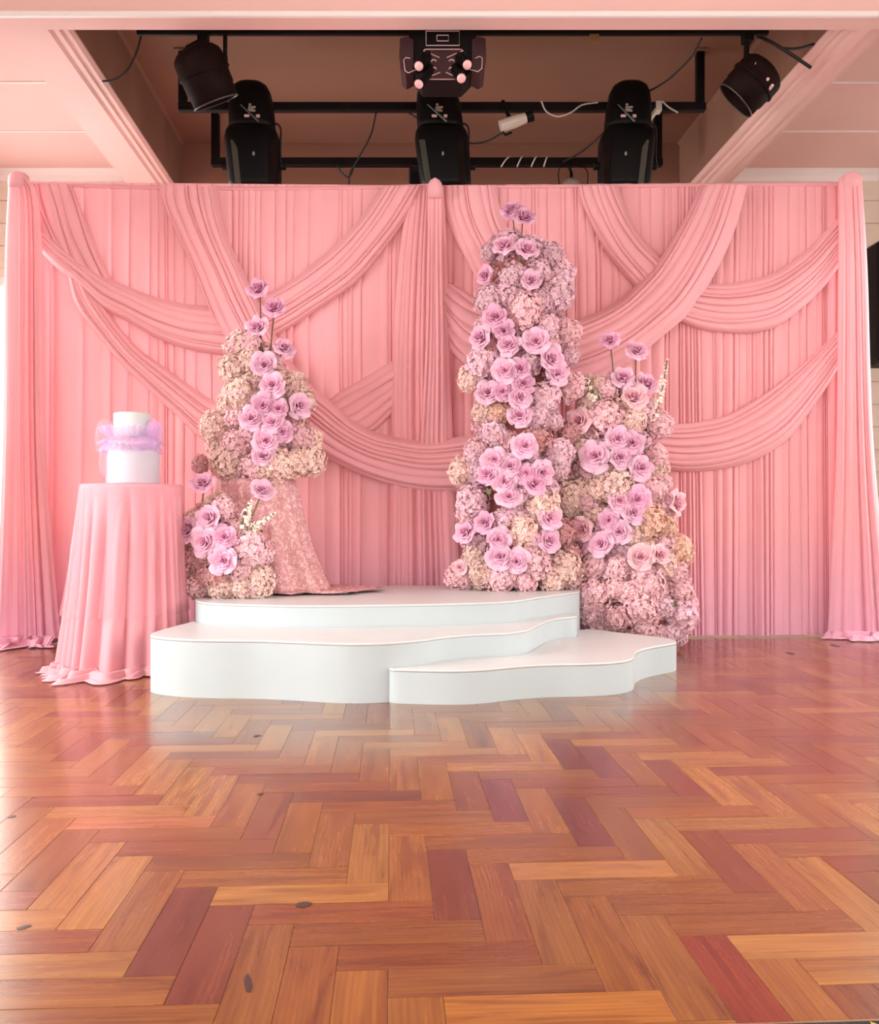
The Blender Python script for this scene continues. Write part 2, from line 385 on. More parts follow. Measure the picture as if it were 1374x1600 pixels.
beam('trim_4', [(2.54, HR), (2.54, HB+0.06), (2.56, HB+0.04), (2.60, HB+0.04), (2.61, HB+0.022), (2.64, HB+0.022), (2.66, HB+0.004), (2.72, HB+0.004), (2.73, HB+0.022),
                (2.80, HB+0.022), (2.81, HB+0.04), (2.84, HB+0.04), (2.86, HB+0.07), (2.88, HB+0.07), (2.88, HC)])
# recess: top and its two inner faces, their dimness put into the brown colour
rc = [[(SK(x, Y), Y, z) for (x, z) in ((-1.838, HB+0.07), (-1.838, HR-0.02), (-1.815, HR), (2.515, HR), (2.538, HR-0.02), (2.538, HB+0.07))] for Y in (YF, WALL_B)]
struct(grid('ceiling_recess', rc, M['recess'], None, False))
sbox('wall_recess', (SK(-1.84, WALL_B), WALL_B-0.06, 2.6), (SK(2.54, WALL_B), WALL_B-0.025, HR-0.002), M['recess'])  # added end panel, coloured as dim as the recess
mesh_cl = MB(); mesh_cl.box((WALL_L, YF, HC+0.012), (-2.4, WALL_B, 4.4)); cl = struct(mesh_cl.build('ceiling_left', M['trimw']))
mesh_cr = MB(); mesh_cr.box((2.3, YF, HC+0.012), (WALL_R, WALL_B, 4.4)); cr = struct(mesh_cr.build('ceiling_right', M['trimw']))
for (par, xa, xb) in ((cl, WALL_L, -2.24), (cr, 2.87, WALL_R)):
    for (ya, yb) in ((YF, 5.385), (5.385, 6.18), (6.18, 6.97), (6.97, WALL_B)):
        b = MB(); g = 0.006
        x0a, x0b = (xa, xa) if par is cl else (SK(xa, ya), SK(xa, yb)); x1a, x1b = (SK(xb, ya), SK(xb, yb)) if par is cl else (xb, xb)
        v = [(x0a, ya+g, HC), (x1a, ya+g, HC), (x1b, yb-g, HC), (x0b, yb-g, HC), (x0a, ya+g, HC+0.012), (x1a, ya+g, HC+0.012), (x1b, yb-g, HC+0.012), (x0b, yb-g, HC+0.012)]
        b.add(v, [(0,3,2,1),(4,5,6,7),(0,1,5,4),(1,2,6,5),(2,3,7,6),(3,0,4,7)]); b.build('ceiling_panel', M['ceil'], par)
for (par, xa, xb) in ((cl, WALL_L+0.01, -2.26), (cr, 2.89, WALL_R-0.01)):
    for yy in (5.385, 6.18, 6.97):
        x0, x1 = (xa, SK(xb, yy)) if par is cl else (SK(xa, yy), xb)
        b = MB(); b.box((x0, yy-0.009, HC-0.006), (x1, yy+0.009, HC+0.002)); b.build('seam_batten', M['trimw'], par)
for k, (xa, xb) in enumerate(((WALL_L+0.01, SK(-2.26, WALL_B)), (SK(2.89, WALL_B), WALL_R-0.01))):
    b = MB(); b.add([(xa, WALL_B-0.09, HC), (xa, WALL_B-0.03, HC-0.04), (xa, WALL_B-0.025, HC-0.09), (xa, WALL_B, HC-0.09), (xa, WALL_B, HC),
                     (xb, WALL_B-0.09, HC), (xb, WALL_B-0.03, HC-0.04), (xb, WALL_B-0.025, HC-0.09), (xb, WALL_B, HC-0.09), (xb, WALL_B, HC)],
                    [(0,1,6,5),(1,2,7,6),(2,3,8,7),(0,4,3,2,1),(5,6,7,8,9)]); struct(b.build('trim_%d' % (5+k), M['trimw']))

# ------------------------------------------------------------------ parquet, laid herringbone
BL, BW = 0.376, 0.094
FO = Vector((0.163, 2.074, 0))                         # far left corner of one block
WOODS = [srgb(162, 102, 46), srgb(152, 90, 40), srgb(144, 80, 36), srgb(172, 116, 58), srgb(136, 72, 34), srgb(156, 96, 48), srgb(178, 122, 60), srgb(150, 92, 40), srgb(158, 96, 38)]
DARK = [srgb(132, 70, 42), srgb(142, 80, 50), srgb(126, 72, 48)]
def fl(u, v): return FO+EX*u+EY*v
SPECIAL = [((1110, 1500), srgb(142, 55, 32)), ((1190, 1540), srgb(153, 64, 39)), ((703, 1380), srgb(131, 66, 48)), ((910, 1195), srgb(124, 52, 46)), ((960, 1200), srgb(133, 68, 57)),
           ((300, 1460), srgb(124, 64, 46)), ((350, 1480), srgb(133, 68, 48)), ((780, 1255), srgb(133, 64, 55)), ((915, 1290), srgb(128, 59, 52)), ((735, 1590), srgb(199, 127, 56)),
           ((930, 1358), srgb(199, 134, 76)), ((200, 1285), srgb(195, 122, 76)), ((1300, 1490), srgb(201, 140, 80)), ((1050, 1200), srgb(142, 70, 57)), ((330, 1145), srgb(131, 93, 75))]
blocks = []
for j in range(-62, 60):
    for i in range(-12, 13):
        u0 = j*BW+i*2*BL; v0 = -j*BW
        for (a, b_, du, dv) in ((u0, v0-BW, BL, BW), (u0, v0-BW-BL, BW, BL)):
            c = fl(a+du/2, b_+dv/2)
            if not (0.9 < c.y < 6.4 and abs(c.x) < 0.53*c.y+0.5): continue
            if -1.0 < c.x < 0.7 and 4.6 < c.y < 6.4: continue      # wholly beneath the platforms
            blocks.append((c, a, b_, du, dv))
# edge of the wooden floor on the near side (carpet starts there)
EDGE_V = (Vector((0.62, 1.425, 0))-FO).dot(EY)
def inblock(bk, pt):
    d = pt-FO; u, v = d.dot(EX), d.dot(EY); _, a, b_, du, dv = bk
    return a <= u <= a+du and b_ <= v <= b_+dv
def visible_size(bk):
    c = bk[0]
    px = CX+F*c.x/c.y; py = CY+F*CH/c.y
    vis = -60 < px < 1434 and py < 1660 and py > 985
    return (1 if vis else 0, -c.y)
blocks.sort(key=visible_size, reverse=True)
def block_geo(bk):
    _, a, b_, du, dv = bk
    g = 0.0003; b0 = b_
    if b_+dv <= EDGE_V: return None
    if b0 < EDGE_V: b0 = EDGE_V; dv = b_+dv-b0
    a0, a1, v0, v1 = a+g, a+du-g, b0+g, b0+dv-g
    z = R.uniform(-0.0004, 0.0002); ch = 0.0007
    top = [(a0+ch, v0+ch), (a1-ch, v0+ch), (a1-ch, v1-ch), (a0+ch, v1-ch)]; mid = [(a0, v0), (a1, v0), (a1, v1), (a0, v1)]
    V = [fl(u, v)+Vector((0, 0, z)) for u, v in top]+[fl(u, v)+Vector((0, 0, z-ch)) for u, v in mid]+[fl(u, v)+Vector((0, 0, -0.012)) for u, v in mid]
    Fc = [(0,1,2,3)]+[(k, 4+k, 4+(k+1) % 4, (k+1) % 4)[::1] for k in range(4)]+[(4+k, 8+k, 8+(k+1) % 4, 4+(k+1) % 4) for k in range(4)]
    uvs = top+mid+mid; off = (R.uniform(0, 50), R.uniform(0, 50))
    uvs = [((u if du > dv else v)+off[0], (v if du > dv else u)+off[1]) for u, v in uvs]
    col = R.choice(WOODS) if R.random() > 0.06 else R.choice(DARK)
    k = R.uniform(0.86, 1.1); col = (col[0]*k*0.66, col[1]*k*0.66, col[2]*k*0.55, 1)
    for (pp, sc) in SPECIAL:
        Yd = F*CH/(pp[1]-CY)
        if inblock(bk, Vector(((pp[0]-CX)/F*Yd, Yd, 0))): col = (sc[0]*0.58, sc[1]*0.58, sc[2]*0.45, 1)
    return V, Fc, uvs, col
def put_blocks(name, geos, parent):
    V = []; Fs = []; U = []; Cc = []
    for (v, f, u, c) in geos:
        n = len(V); V += v; Fs += [tuple(i+n for i in q) for q in f]; U += u; Cc += [c]*len(v)
    o = mesh(name, V, Fs, M['wood'], parent, False)
    me = o.data; uvl = me.uv_layers.new(name='UVMap'); ca = me.color_attributes.new('tint', 'FLOAT_COLOR', 'POINT')
    li = np.empty(len(me.loops), int); me.loops.foreach_get('vertex_index', li)
    uvl.data.foreach_set('uv', np.array(U, float)[li].ravel()); ca.data.foreach_set('color', np.array(Cc, float).ravel())
    return recalc(o)
geos = [g for g in (block_geo(b) for b in blocks) if g]
for g in geos[:300]: put_blocks('parquet_block', [g], floor)
tag(put_blocks('parquet_blocks_far', geos[300:], floor), kind='stuff')
for (px, py, rx, ry, a) in ((475, 1413, 12, 5, 0.1), (388, 1536, 7, 15, -0.3), (38, 1449, 9, 4, 0.4), (402, 1150, 6, 2, 0.1), (407, 1241, 5, 2, 0), (1305, 1009, 6, 2, 0), (1235, 1021, 6, 2, 0), (18, 1276, 6, 2, 0)):
    Yd = F*CH/(py-CY); c = P(px, py, Yd); ring = []
    for k in range(14):
        t = 2*math.pi*k/14; q = R.uniform(0.8, 1.15)
        x = S(rx, Yd)*math.cos(t)*q; y = ry/(F*CH)*Yd*Yd*math.sin(t)*q
        ring.append((c.x+x+a*y, c.y+y, 0.0006))
    mesh('wood_knot', ring+[(c.x, c.y, 0.0012)], [(k, (k+1) % 14, 14) for k in range(14)], M['knot'], floor)
# carpet in front of the parquet, with its brass edging
def quad_prism(name, us, vs_, z0, z1, mat):
    b = MB(); v = [fl(us[0], vs_[0]), fl(us[1], vs_[0]), fl(us[1], vs_[1]), fl(us[0], vs_[1])]
    b.add([(p.x, p.y, z0) for p in v]+[(p.x, p.y, z1) for p in v], [(0,3,2,1),(4,5,6,7),(0,1,5,4),(1,2,6,5),(2,3,7,6),(3,0,4,7)]); return b.build(name, mat)
cp = quad_prism('patterned_carpet', (-3.6, 3.6), (EDGE_V-2.4, EDGE_V-0.006), -0.012, 0.003, M['carpet'])
tag(cp, 'dark patterned carpet with gold motif at the near edge of the parquet', 'carpet')
for (u, v, r_) in ((0.5, -0.03, 0.022), (0.56, -0.04, 0.018), (0.3, -0.07, 0.02), (0.8, -0.09, 0.03), (-0.5, -0.12, 0.03)):
    c = fl(u, EDGE_V+v)
    mesh('carpet_motif', [(c.x+r_*math.cos(k*0.628)*(1 if k % 2 else 0.55), c.y+r_*math.sin(k*0.628)*(1 if k % 2 else 0.55), 0.0038) for k in range(10)]+[(c.x, c.y, 0.005)],
         [(k, (k+1) % 10, 10) for k in range(10)], M['gold'], cp, False)
ed = quad_prism('trim_7', (-3.6, 3.6), (EDGE_V-0.006, EDGE_V), -0.012, 0.002, M['brass']); struct(ed)

# ------------------------------------------------------------------ white curved platforms
ZA, ZB, ZC = 0.262, 0.15, 0.372
Cf = [(-1.33, 4.92), (-1.32, 4.76), (-1.26, 4.59), (-1.15, 4.49), (-0.93, 4.42), (-0.72, 4.38), (-0.51, 4.38), (-0.2, 4.42), (0.013, 4.46), (0.23, 4.52), (0.39, 4.61), (0.52, 4.79), (0.655, 4.96), (0.82, 5.17)]
Af = [(-1.30, 4.62), (-1.355, 4.30), (-1.36, 4.15), (-1.31, 4.05), (-1.17, 3.975), (-1.01, 3.945), (-0.825, 3.935), (-0.66, 3.90), (-0.497, 3.855), (-0.365, 3.835), (-0.226, 3.86), (-0.08, 3.95), (0.032, 4.06), (0.17, 4.135),
      (0.311, 4.18), (0.42, 4.28), (0.489, 4.45), (0.571, 4.66), (0.655, 4.79), (0.73, 4.84), (0.765, 4.90), (0.76, 5.0), (0.745, 5.06)]
Bf = [(-0.226, 3.872), (-0.2, 3.84), (-0.079, 3.82), (0.066, 3.81), (0.20, 3.84), (0.33, 3.91), (0.48, 3.96), (0.677, 3.985), (0.81, 4.03), (0.90, 4.12), (0.965, 4.32), (1.06, 4.46), (1.178, 4.57), (1.245, 4.64), (1.262, 4.74),
      (1.2, 4.86), (1.08, 4.98), (0.98, 5.09), (0.93, 5.17)]
Cs = [tuple(p) for p in spline(Cf, 90)]; As = [tuple(p) for p in spline(Af, 130)]; Bs = [tuple(p) for p in spline(Bf, 110)]
def off_curve(pts, d):                                  # shift a left-to-right curve towards the camera
    out = []
    for i, p in enumerate(pts):
        a = np.array(pts[max(i-1, 0)]); b = np.array(pts[min(i+1, len(pts)-1)]); t = b-a; t = t/np.linalg.norm(t)
        out.append((p[0]+t[1]*d, p[1]-t[0]*d))
    return out
outC = Cs+[(0.845, 5.3), (0.86, 5.62), (-1.36, 5.62)]
cN = off_curve(Cs, 0.004); aN = off_curve(As, 0.004)
cseg = [p for p in cN if -1.31 < p[0] < 0.70]
outA = As+cseg[::-1]
aseg = [p for p in aN if p[0] > -0.222 and p[1] < 5.05]
outB = Bs+[(0.868, 5.18), (0.84, 5.16)]+[p for p in cN if p[0] > 0.765][::-1]+aseg[::-1]
def platform(name, out, h, label):
    cx = sum(p[0] for p in out)/len(out); cy = sum(p[1] for p in out)/len(out)
    e = empty(name, (cx, cy, 0), label, 'platform', 'white stepped platforms')
    n = len(out); t = 0.012; ar = sum(out[i][0]*out[(i+1) % n][1]-out[(i+1) % n][0]*out[i][1] for i in range(n))
    sg = 1 if ar > 0 else -1
    def inset(d):
        q = []
        for i in range(n):
            a = np.array(out[i-1]); b = np.array(out[(i+1) % n]); tt = b-a; L = np.linalg.norm(tt); tt = tt/L if L > 1e-9 else tt
            q.append((out[i][0]-tt[1]*d*sg, out[i][1]+tt[0]*d*sg))
        return q
    i1, i2 = inset(0.0012), inset(0.004)
    v = [(x, y, 0.0) for x, y in out]+[(x, y, h-t) for x, y in out]
    f = [(i, (i+1) % n, n+(i+1) % n, n+i) for i in range(n)]
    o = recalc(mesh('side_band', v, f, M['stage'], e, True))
    v = [(x, y, h-t+0.0005) for x, y in out]+[(x, y, h-0.004) for x, y in out]+[(x, y, h-0.0012) for x, y in i1]+[(x, y, h) for x, y in i2]
    f = []
    for k in range(3): f += [(k*n+i, k*n+(i+1) % n, (k+1)*n+(i+1) % n, (k+1)*n+i) for i in range(n)]
    f += [tuple(range(3*n, 4*n)), tuple(range(n))[::-1]]
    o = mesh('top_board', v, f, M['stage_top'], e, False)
    recalc(o); sm = [len(p.vertices) == 4 for p in o.data.polygons]; o.data.polygons.foreach_set('use_smooth', sm)
    return e
platform('curved_platform', outC, ZC, 'topmost white wavy platform tier carrying the lace plinth and flower tower')
platform('curved_platform', outA, ZA, 'middle white wavy platform tier, longest front face, beside the cake table cloth')
platform('curved_platform', outB, ZB, 'lowest white wavy platform step at right in front of the shorter flower mass')

# ------------------------------------------------------------------ drapery
def pleats(total, wmin, wmax, amp, rnd, k=10):
    """profile samples (s, depth) of gathered cloth; k samples per pleat, grooves of uneven depth"""
    s = 0.0; out = []; g0 = 0.0
    while s < total:
        w_ = wmin+(wmax-wmin)*rnd.random()**1.7
        if rnd.random() < 0.2: w_ = wmin*rnd.uniform(0.5, 0.9)
        g1 = amp*rnd.choice((0.0, 0.05, 0.15, 0.3, 0.5, 0.65))*rnd.uniform(0.6, 1.2); top = amp*rnd.uniform(0.7, 1.05)
        sk = rnd.uniform(0.55, 1.7); ex = rnd.uniform(0.25, 0.6)
        for i in range(k):
            t = (0.5-0.5*math.cos(math.pi*i/k))*0.6+0.4*i/k
            lo = g0+(g1-g0)*t
            out.append((s+w_*t, lo+(top-lo)*(math.sin(math.pi*t**sk)**ex)))
        g0 = g1; s += w_
    m = total/s
    return [(q*m, d) for q, d in out]+[(total, g0)]
def hang(name, left, right, off, wmin, wmax, amp, label, rows=36, seed=1, mat='drape', parent=None, pool=None, cat='curtain', group=None, amp_top=0.55, nref=None, drift=0.35, offs=None, front=None):
    """left/right: pixel polylines top to bottom of the two edges of a hanging cloth on the backdrop"""
    rnd = random.Random(seed)
    lp = spline(left, rows); rp = spline(right, rows)
    wd = S(max(abs(rp[:, 0]-lp[:, 0])), 5.8)
    prof = pleats(wd, wmin, wmax, amp, rnd)
    n = len(prof); ph = [rnd.uniform(0, 6.28) for _ in range(6)]
    pts = []
    for r_ in range(rows):
        t = r_/(rows-1); row = []
        for (s, d) in prof:
            u = s/wd
            uu = u+drift*0.02*t*(math.sin(u*21+ph[0])+math.sin(u*47+ph[1]))*math.sin(math.pi*u)
            px = lp[r_, 0]*(1-uu)+rp[r_, 0]*uu; py = lp[r_, 1]*(1-uu)+rp[r_, 1]*uu
            a = amp_top+(1-amp_top)*min(1, t*2.2)
            wob = 0.010*t*math.sin(u*33+ph[2]+t*3)+0.007*t*math.sin(u*71+ph[3])
            o_ = off if offs is None else np.interp(t, [0, 1], offs)
            p = PB(px, py, o_+d*a+wob)
            row.append(p)
        pts.append(row)
    for row in pts[-1:]:
        for p in row: p.z = max(p.z, 0.012)
    if pool:                                            # surplus cloth puddled on the floor
        depth, hgt, spread = pool; base = pts[-1]; nr = 22
        cxm = sum(p.x for p in base)/n
        for k in range(1, nr+1):
            t = k/nr; row = []
            for q, p in enumerate(base):
                u = q/(n-1)
                cur = math.sin(math.pi*min(1, t*1.0))
                dep = depth*(0.75+0.25*math.sin(u*9+ph[4])+0.12*math.sin(u*23+ph[5]))*(math.sin(math.pi*(0.12+0.76*u))**0.5)
                z = 0.008+hgt*cur*(0.5+0.5*math.sin(t*15+u*7+1.3*math.sin(u*17+ph[1])))*(1-0.45*t)+hgt*0.6*(1-t)**2
                x = p.x+(p.x-cxm)*spread*t+0.03*t*math.sin(u*13+t*6)
                y = p.y-dep*(t-0.10*math.sin(t*9+u*5))
                row.append(Vector((x, y, max(0.006, z))))
            pts.append(row)
    o = grid(name, pts, M[mat], parent, True)
    if parent is None: tag(o, label, cat, group)
    return o
# main gathered curtains of the two halves
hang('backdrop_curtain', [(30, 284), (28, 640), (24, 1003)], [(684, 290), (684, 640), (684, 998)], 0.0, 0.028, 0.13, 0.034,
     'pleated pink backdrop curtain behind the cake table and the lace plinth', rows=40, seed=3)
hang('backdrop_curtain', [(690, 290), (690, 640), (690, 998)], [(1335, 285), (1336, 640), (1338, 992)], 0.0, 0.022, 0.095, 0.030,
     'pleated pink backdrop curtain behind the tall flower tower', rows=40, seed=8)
# rolled top hem over the hidden crossbar
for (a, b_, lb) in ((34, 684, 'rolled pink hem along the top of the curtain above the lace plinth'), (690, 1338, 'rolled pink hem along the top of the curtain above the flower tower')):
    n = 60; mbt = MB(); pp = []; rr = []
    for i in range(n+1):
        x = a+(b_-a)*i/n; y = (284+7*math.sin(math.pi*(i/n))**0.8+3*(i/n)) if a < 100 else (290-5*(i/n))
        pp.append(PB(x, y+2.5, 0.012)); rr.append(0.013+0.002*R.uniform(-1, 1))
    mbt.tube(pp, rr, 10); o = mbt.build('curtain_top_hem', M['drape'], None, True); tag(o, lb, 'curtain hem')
# side legs
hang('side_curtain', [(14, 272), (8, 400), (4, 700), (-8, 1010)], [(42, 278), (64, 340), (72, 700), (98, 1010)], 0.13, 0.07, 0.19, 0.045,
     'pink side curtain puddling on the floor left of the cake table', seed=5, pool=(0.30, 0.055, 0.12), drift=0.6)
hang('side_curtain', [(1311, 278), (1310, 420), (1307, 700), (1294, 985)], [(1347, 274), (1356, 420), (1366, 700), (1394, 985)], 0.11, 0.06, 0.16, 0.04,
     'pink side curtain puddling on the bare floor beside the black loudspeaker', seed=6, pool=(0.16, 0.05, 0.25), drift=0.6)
for (px, py, lb) in ((27, 272, 'left'), (1330, 272, 'right')):                  # gathered caps over the post tops
    c = PB(px, py, 0.13 if px < 600 else 0.11)
    secs = []
    for (dz, rx) in ((-0.09, 0.062), (-0.04, 0.066), (-0.01, 0.06), (0.004, 0.045), (0.010, 0.01)):
        secs.append((c+Vector((0, 0.02, dz)), (rx, 0, 0.006), (0, 0.05, 0)))
    o = loft('curtain_post_cap', secs, M['swag'], None, 20, 2.2)
    tag(o, 'bunched pink cloth cap on top of the %s end post of the backdrop' % lb, 'curtain cap')
# centre drape with its gathered tail
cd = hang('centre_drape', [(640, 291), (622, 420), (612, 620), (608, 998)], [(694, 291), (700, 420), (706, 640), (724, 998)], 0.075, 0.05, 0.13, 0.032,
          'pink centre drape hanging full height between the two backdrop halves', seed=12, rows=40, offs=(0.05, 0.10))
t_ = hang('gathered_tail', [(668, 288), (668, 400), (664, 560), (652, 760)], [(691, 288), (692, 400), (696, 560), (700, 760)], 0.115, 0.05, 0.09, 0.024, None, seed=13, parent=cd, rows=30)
knot = [(PB(680, 296, 0.13)+Vector((0, 0, dz)), (rx, 0, 0), (0, 0.05, 0)) for (dz, rx) in ((-0.06, 0.048), (0.0, 0.05), (0.03, 0.047), (0.05, 0.035), (0.058, 0.012))]
loft('gathered_knot', knot, M['swag'], cd, 20, 2.2)

def swag(name, top, bot, n, off, label, seed, amp=1.0, nu=84, bulge=0.05):
    rnd = random.Random(seed); tp = spline(top, nu); bt = spline(bot, nu)
    # fold boundaries across the width
    ws = [rnd.uniform(0.55, 1.5) for _ in range(n)]; tot = sum(ws); cuts = [0]
    for q in ws: cuts.append(cuts[-1]+q/tot)
    am = [rnd.uniform(0.55, 1.15) for _ in range(n)]; sk = [rnd.uniform(0.6, 1.6) for _ in range(n)]; ph = [rnd.uniform(0, 6.28) for _ in range(n)]
    ex = [rnd.uniform(0.4, 0.7) for _ in range(n)]
    K = 12; pts = []
    for i in range(nu):
        t = i/(nu-1); row = []
        wpx = math.hypot(*(tp[i]-bt[i])); wm = S(wpx, 5.7)
        c2 = [0.0]
        for k in range(1, n): c2.append(cuts[k]+0.25/n*math.sin(ph[k]+t*3.5))
        c2.append(1.0)
        for k in range(n):
            for j in range(K if k < n-1 else K+1):
                s = (0.5-0.5*math.cos(math.pi*j/K))*0.6+0.4*j/K; v = c2[k]+(c2[k+1]-c2[k])*s
                A = min(0.045, 0.6*wm/n)*am[k]*amp*(0.8+0.2*math.sin(ph[k]*2+t*4))
                d = A*(math.sin(math.pi*min(1, max(0, s))**sk[k])**ex[k]) if 0 < s < 1 else 0
                edge_ = min(1, min(v, 1-v)*8)
                px = tp[i, 0]*(1-v)+bt[i, 0]*v; py = tp[i, 1]*(1-v)+bt[i, 1]*v
                o_ = off*(0.55+0.45*edge_)+d+bulge*math.sin(math.pi*v)*0.5
                row.append(PB(px, py, o_))
        pts.append(row)
    o = grid(name, pts, M['swag'], None, True); tag(o, label, 'swag', 'draped swags on the backdrop'); return o
swag('fabric_swag', [(112, 288), (130, 335), (150, 385), (180, 446)], [(34, 286), (38, 310), (44, 335), (56, 372)], 6, 0.06, 'short pink fall of cloth fanning from the top corner above the leftmost swag', 21, 0.8)
swag('fabric_swag', [(130, 436), (161, 474), (187, 511), (218, 545), (268, 581), (321, 618), (348, 630), (410, 655)],
     [(104, 418), (117, 474), (151, 521), (187, 565), (234, 611), (278, 652), (313, 685), (400, 745)], 7, 0.055, 'lower pink swag dropping steeply from the left down behind the plinth flowers', 22)
swag('fabric_swag', [(48, 340), (100, 386), (141, 416), (177, 437), (234, 461), (285, 474), (330, 478), (375, 480)],
     [(50, 380), (90, 420), (117, 440), (161, 482), (201, 503), (241, 526), (291, 545), (358, 556), (385, 557)], 7, 0.085, 'upper left pink swag running from the side curtain to the crossing drape', 23)
swag('fabric_swag', [(598, 290), (566, 336), (528, 379), (491, 411), (459, 435), (427, 454), (412, 461), (380, 476)],
     [(664, 290), (633, 344), (604, 385), (566, 432), (531, 461), (496, 484), (462, 507), (430, 525), (395, 542)], 7, 0.07, 'pink swag falling leftwards from beside the centre drape top', 24)
swag('fabric_swag', [(645, 545), (612, 564), (566, 592), (531, 612), (514, 624), (470, 650)], [(645, 625), (612, 650), (590, 670), (560, 692), (525, 712), (490, 735)], 6, 0.04, 'short pink swag tucked behind the centre drape above the long sweeping one', 25, 0.8)
swag('fabric_swag', [(338, 290), (352, 360), (382, 427), (416, 494), (453, 560), (485, 600), (520, 630), (555, 659), (590, 676), (622, 682), (671, 688), (741, 679), (775, 670)],
     [(254, 290), (258, 324), (301, 417), (335, 501), (375, 575), (430, 650), (495, 705), (560, 740), (620, 760), (680, 769), (740, 769), (778, 764)], 8, 0.145, 'longest pink drape crossing diagonally behind the plinth flowers to the flower tower', 26, nu=120)
swag('fabric_swag', [(774, 289), (785, 337), (800, 367), (835, 430)], [(694, 290), (696, 327), (710, 370), (729, 407), (750, 444), (790, 500)], 7, 0.06, 'pink diagonal drape falling right from the centre drape behind the tower top', 27, 0.8)
swag('fabric_swag', [(690, 434), (720, 451), (744, 465), (800, 490)], [(690, 512), (703, 545), (720, 565), (738, 576), (790, 600)], 7, 0.05, 'short pink swag between the centre drape and the flower tower', 28)
swag('fabric_swag', [(966, 290), (985, 340), (1010, 378), (1041, 407), (1090, 440)], [(903, 290), (911, 321), (945, 390), (991, 447), (1030, 490)], 6, 0.06, 'narrow pink drape passing under the broad crossing drape right of the tower', 29)
swag('fabric_swag', [(1080, 440), (1105, 443), (1155, 441), (1212, 424), (1262, 390), (1292, 359), (1316, 335)], [(1045, 492), (1062, 502), (1098, 515), (1147, 521), (1205, 514), (1254, 481), (1289, 447), (1316, 410)], 8, 0.06, 'upper right pink swag sagging to the right side curtain', 30)
swag('fabric_swag', [(1096, 289), (1068, 345), (1031, 405), (1000, 440), (964, 472), (910, 498), (850, 512)], [(1169, 289), (1146, 367), (1115, 432), (1077, 489), (1034, 527), (991, 561), (934, 592), (880, 612)], 9, 0.14, 'broad pink drape sweeping from the top right down behind the flower tower', 31)
swag('fabric_swag', [(1000, 662), (1050, 663), (1098, 658), (1140, 647), (1193, 617), (1250, 573), (1312, 516)], [(985, 720), (1033, 731), (1067, 737), (1117, 735), (1174, 721), (1231, 687), (1281, 622), (1312, 572)], 8, 0.065, 'lower right pink swag from the shorter flower mass to the right side curtain', 32)

# ------------------------------------------------------------------ flowers
def attr(me, cols):
    ca = me.color_attributes.new('tint', 'FLOAT_COLOR', 'POINT'); ca.data.foreach_set('color', np.array(cols, float).ravel())
def raw(name, v, f, cols, mat, smooth=True):
    me = bpy.data.meshes.new(name); me.from_pydata([tuple(q) for q in v], [], f); me.materials.append(mat)
    if smooth: me.polygons.foreach_set('use_smooth', [True]*len(me.polygons))
    attr(me, cols); me.update(); return me
def hyd_mesh(seed):
    rnd = random.Random(seed); v = []; f = []; c = []
    # inner ball
    n1, n2 = 8, 12
    for i in range(n1+1):
        for j in range(n2):
            a = math.pi*i/n1; b = 2*math.pi*j/n2
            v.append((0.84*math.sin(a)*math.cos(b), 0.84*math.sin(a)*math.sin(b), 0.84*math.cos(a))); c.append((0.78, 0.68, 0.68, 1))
    for i in range(n1):
        for j in range(n2): f.append((i*n2+j, (i+1)*n2+j, (i+1)*n2+(j+1) % n2, i*n2+(j+1) % n2))
    N = 340
    for k in range(N):
        z = 1-2*(k+0.5)/N; ph = k*2.39996+rnd.uniform(-0.15, 0.15); r_ = math.sqrt(1-z*z)
        nrm = Vector((r_*math.cos(ph), r_*math.sin(ph), z)); pos_n = (nrm+Vector([rnd.uniform(-.07, .07) for _ in range(3)])).normalized(); nrm = (nrm+Vector([rnd.uniform(-.45, .45) for _ in range(3)])).normalized()
        rad = rnd.uniform(0.88, 1.08)*(1+0.07*math.sin(ph*1.0+z*4+seed)+0.05*math.sin(z*7+seed)); ctr = pos_n*rad
        a = nrm.orthogonal().normalized(); b = nrm.cross(a); rot = rnd.uniform(0, 6.28); sz = rnd.uniform(0.115, 0.16)
        tone = rnd.uniform(0.92, 1.16); tint = (tone, tone*rnd.uniform(0.93, 1.04), tone*rnd.uniform(0.93, 1.04), 1)
        for q in range(4):
            t = rot+q*math.pi/2; d = a*math.cos(t)+b*math.sin(t); e = nrm.cross(d)
            cu = rnd.uniform(0.0, 0.7)
            i0 = len(v)
            v += [ctr-nrm*0.03, ctr+d*sz*0.55+e*sz*0.5+nrm*sz*(0.12+cu*0.2), ctr+d*sz*1.05+e*sz*0.28+nrm*sz*cu*0.6, ctr+d*sz*1.05-e*sz*0.28+nrm*sz*cu*0.6, ctr+d*sz*0.55-e*sz*0.5+nrm*sz*(0.12+cu*0.2)]
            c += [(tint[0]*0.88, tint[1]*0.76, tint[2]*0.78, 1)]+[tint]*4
            f += [(i0, i0+1, i0+2), (i0, i0+2, i0+3), (i0, i0+3, i0+4)]
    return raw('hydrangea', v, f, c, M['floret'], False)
HYD = [hyd_mesh(100+i) for i in range(5)]
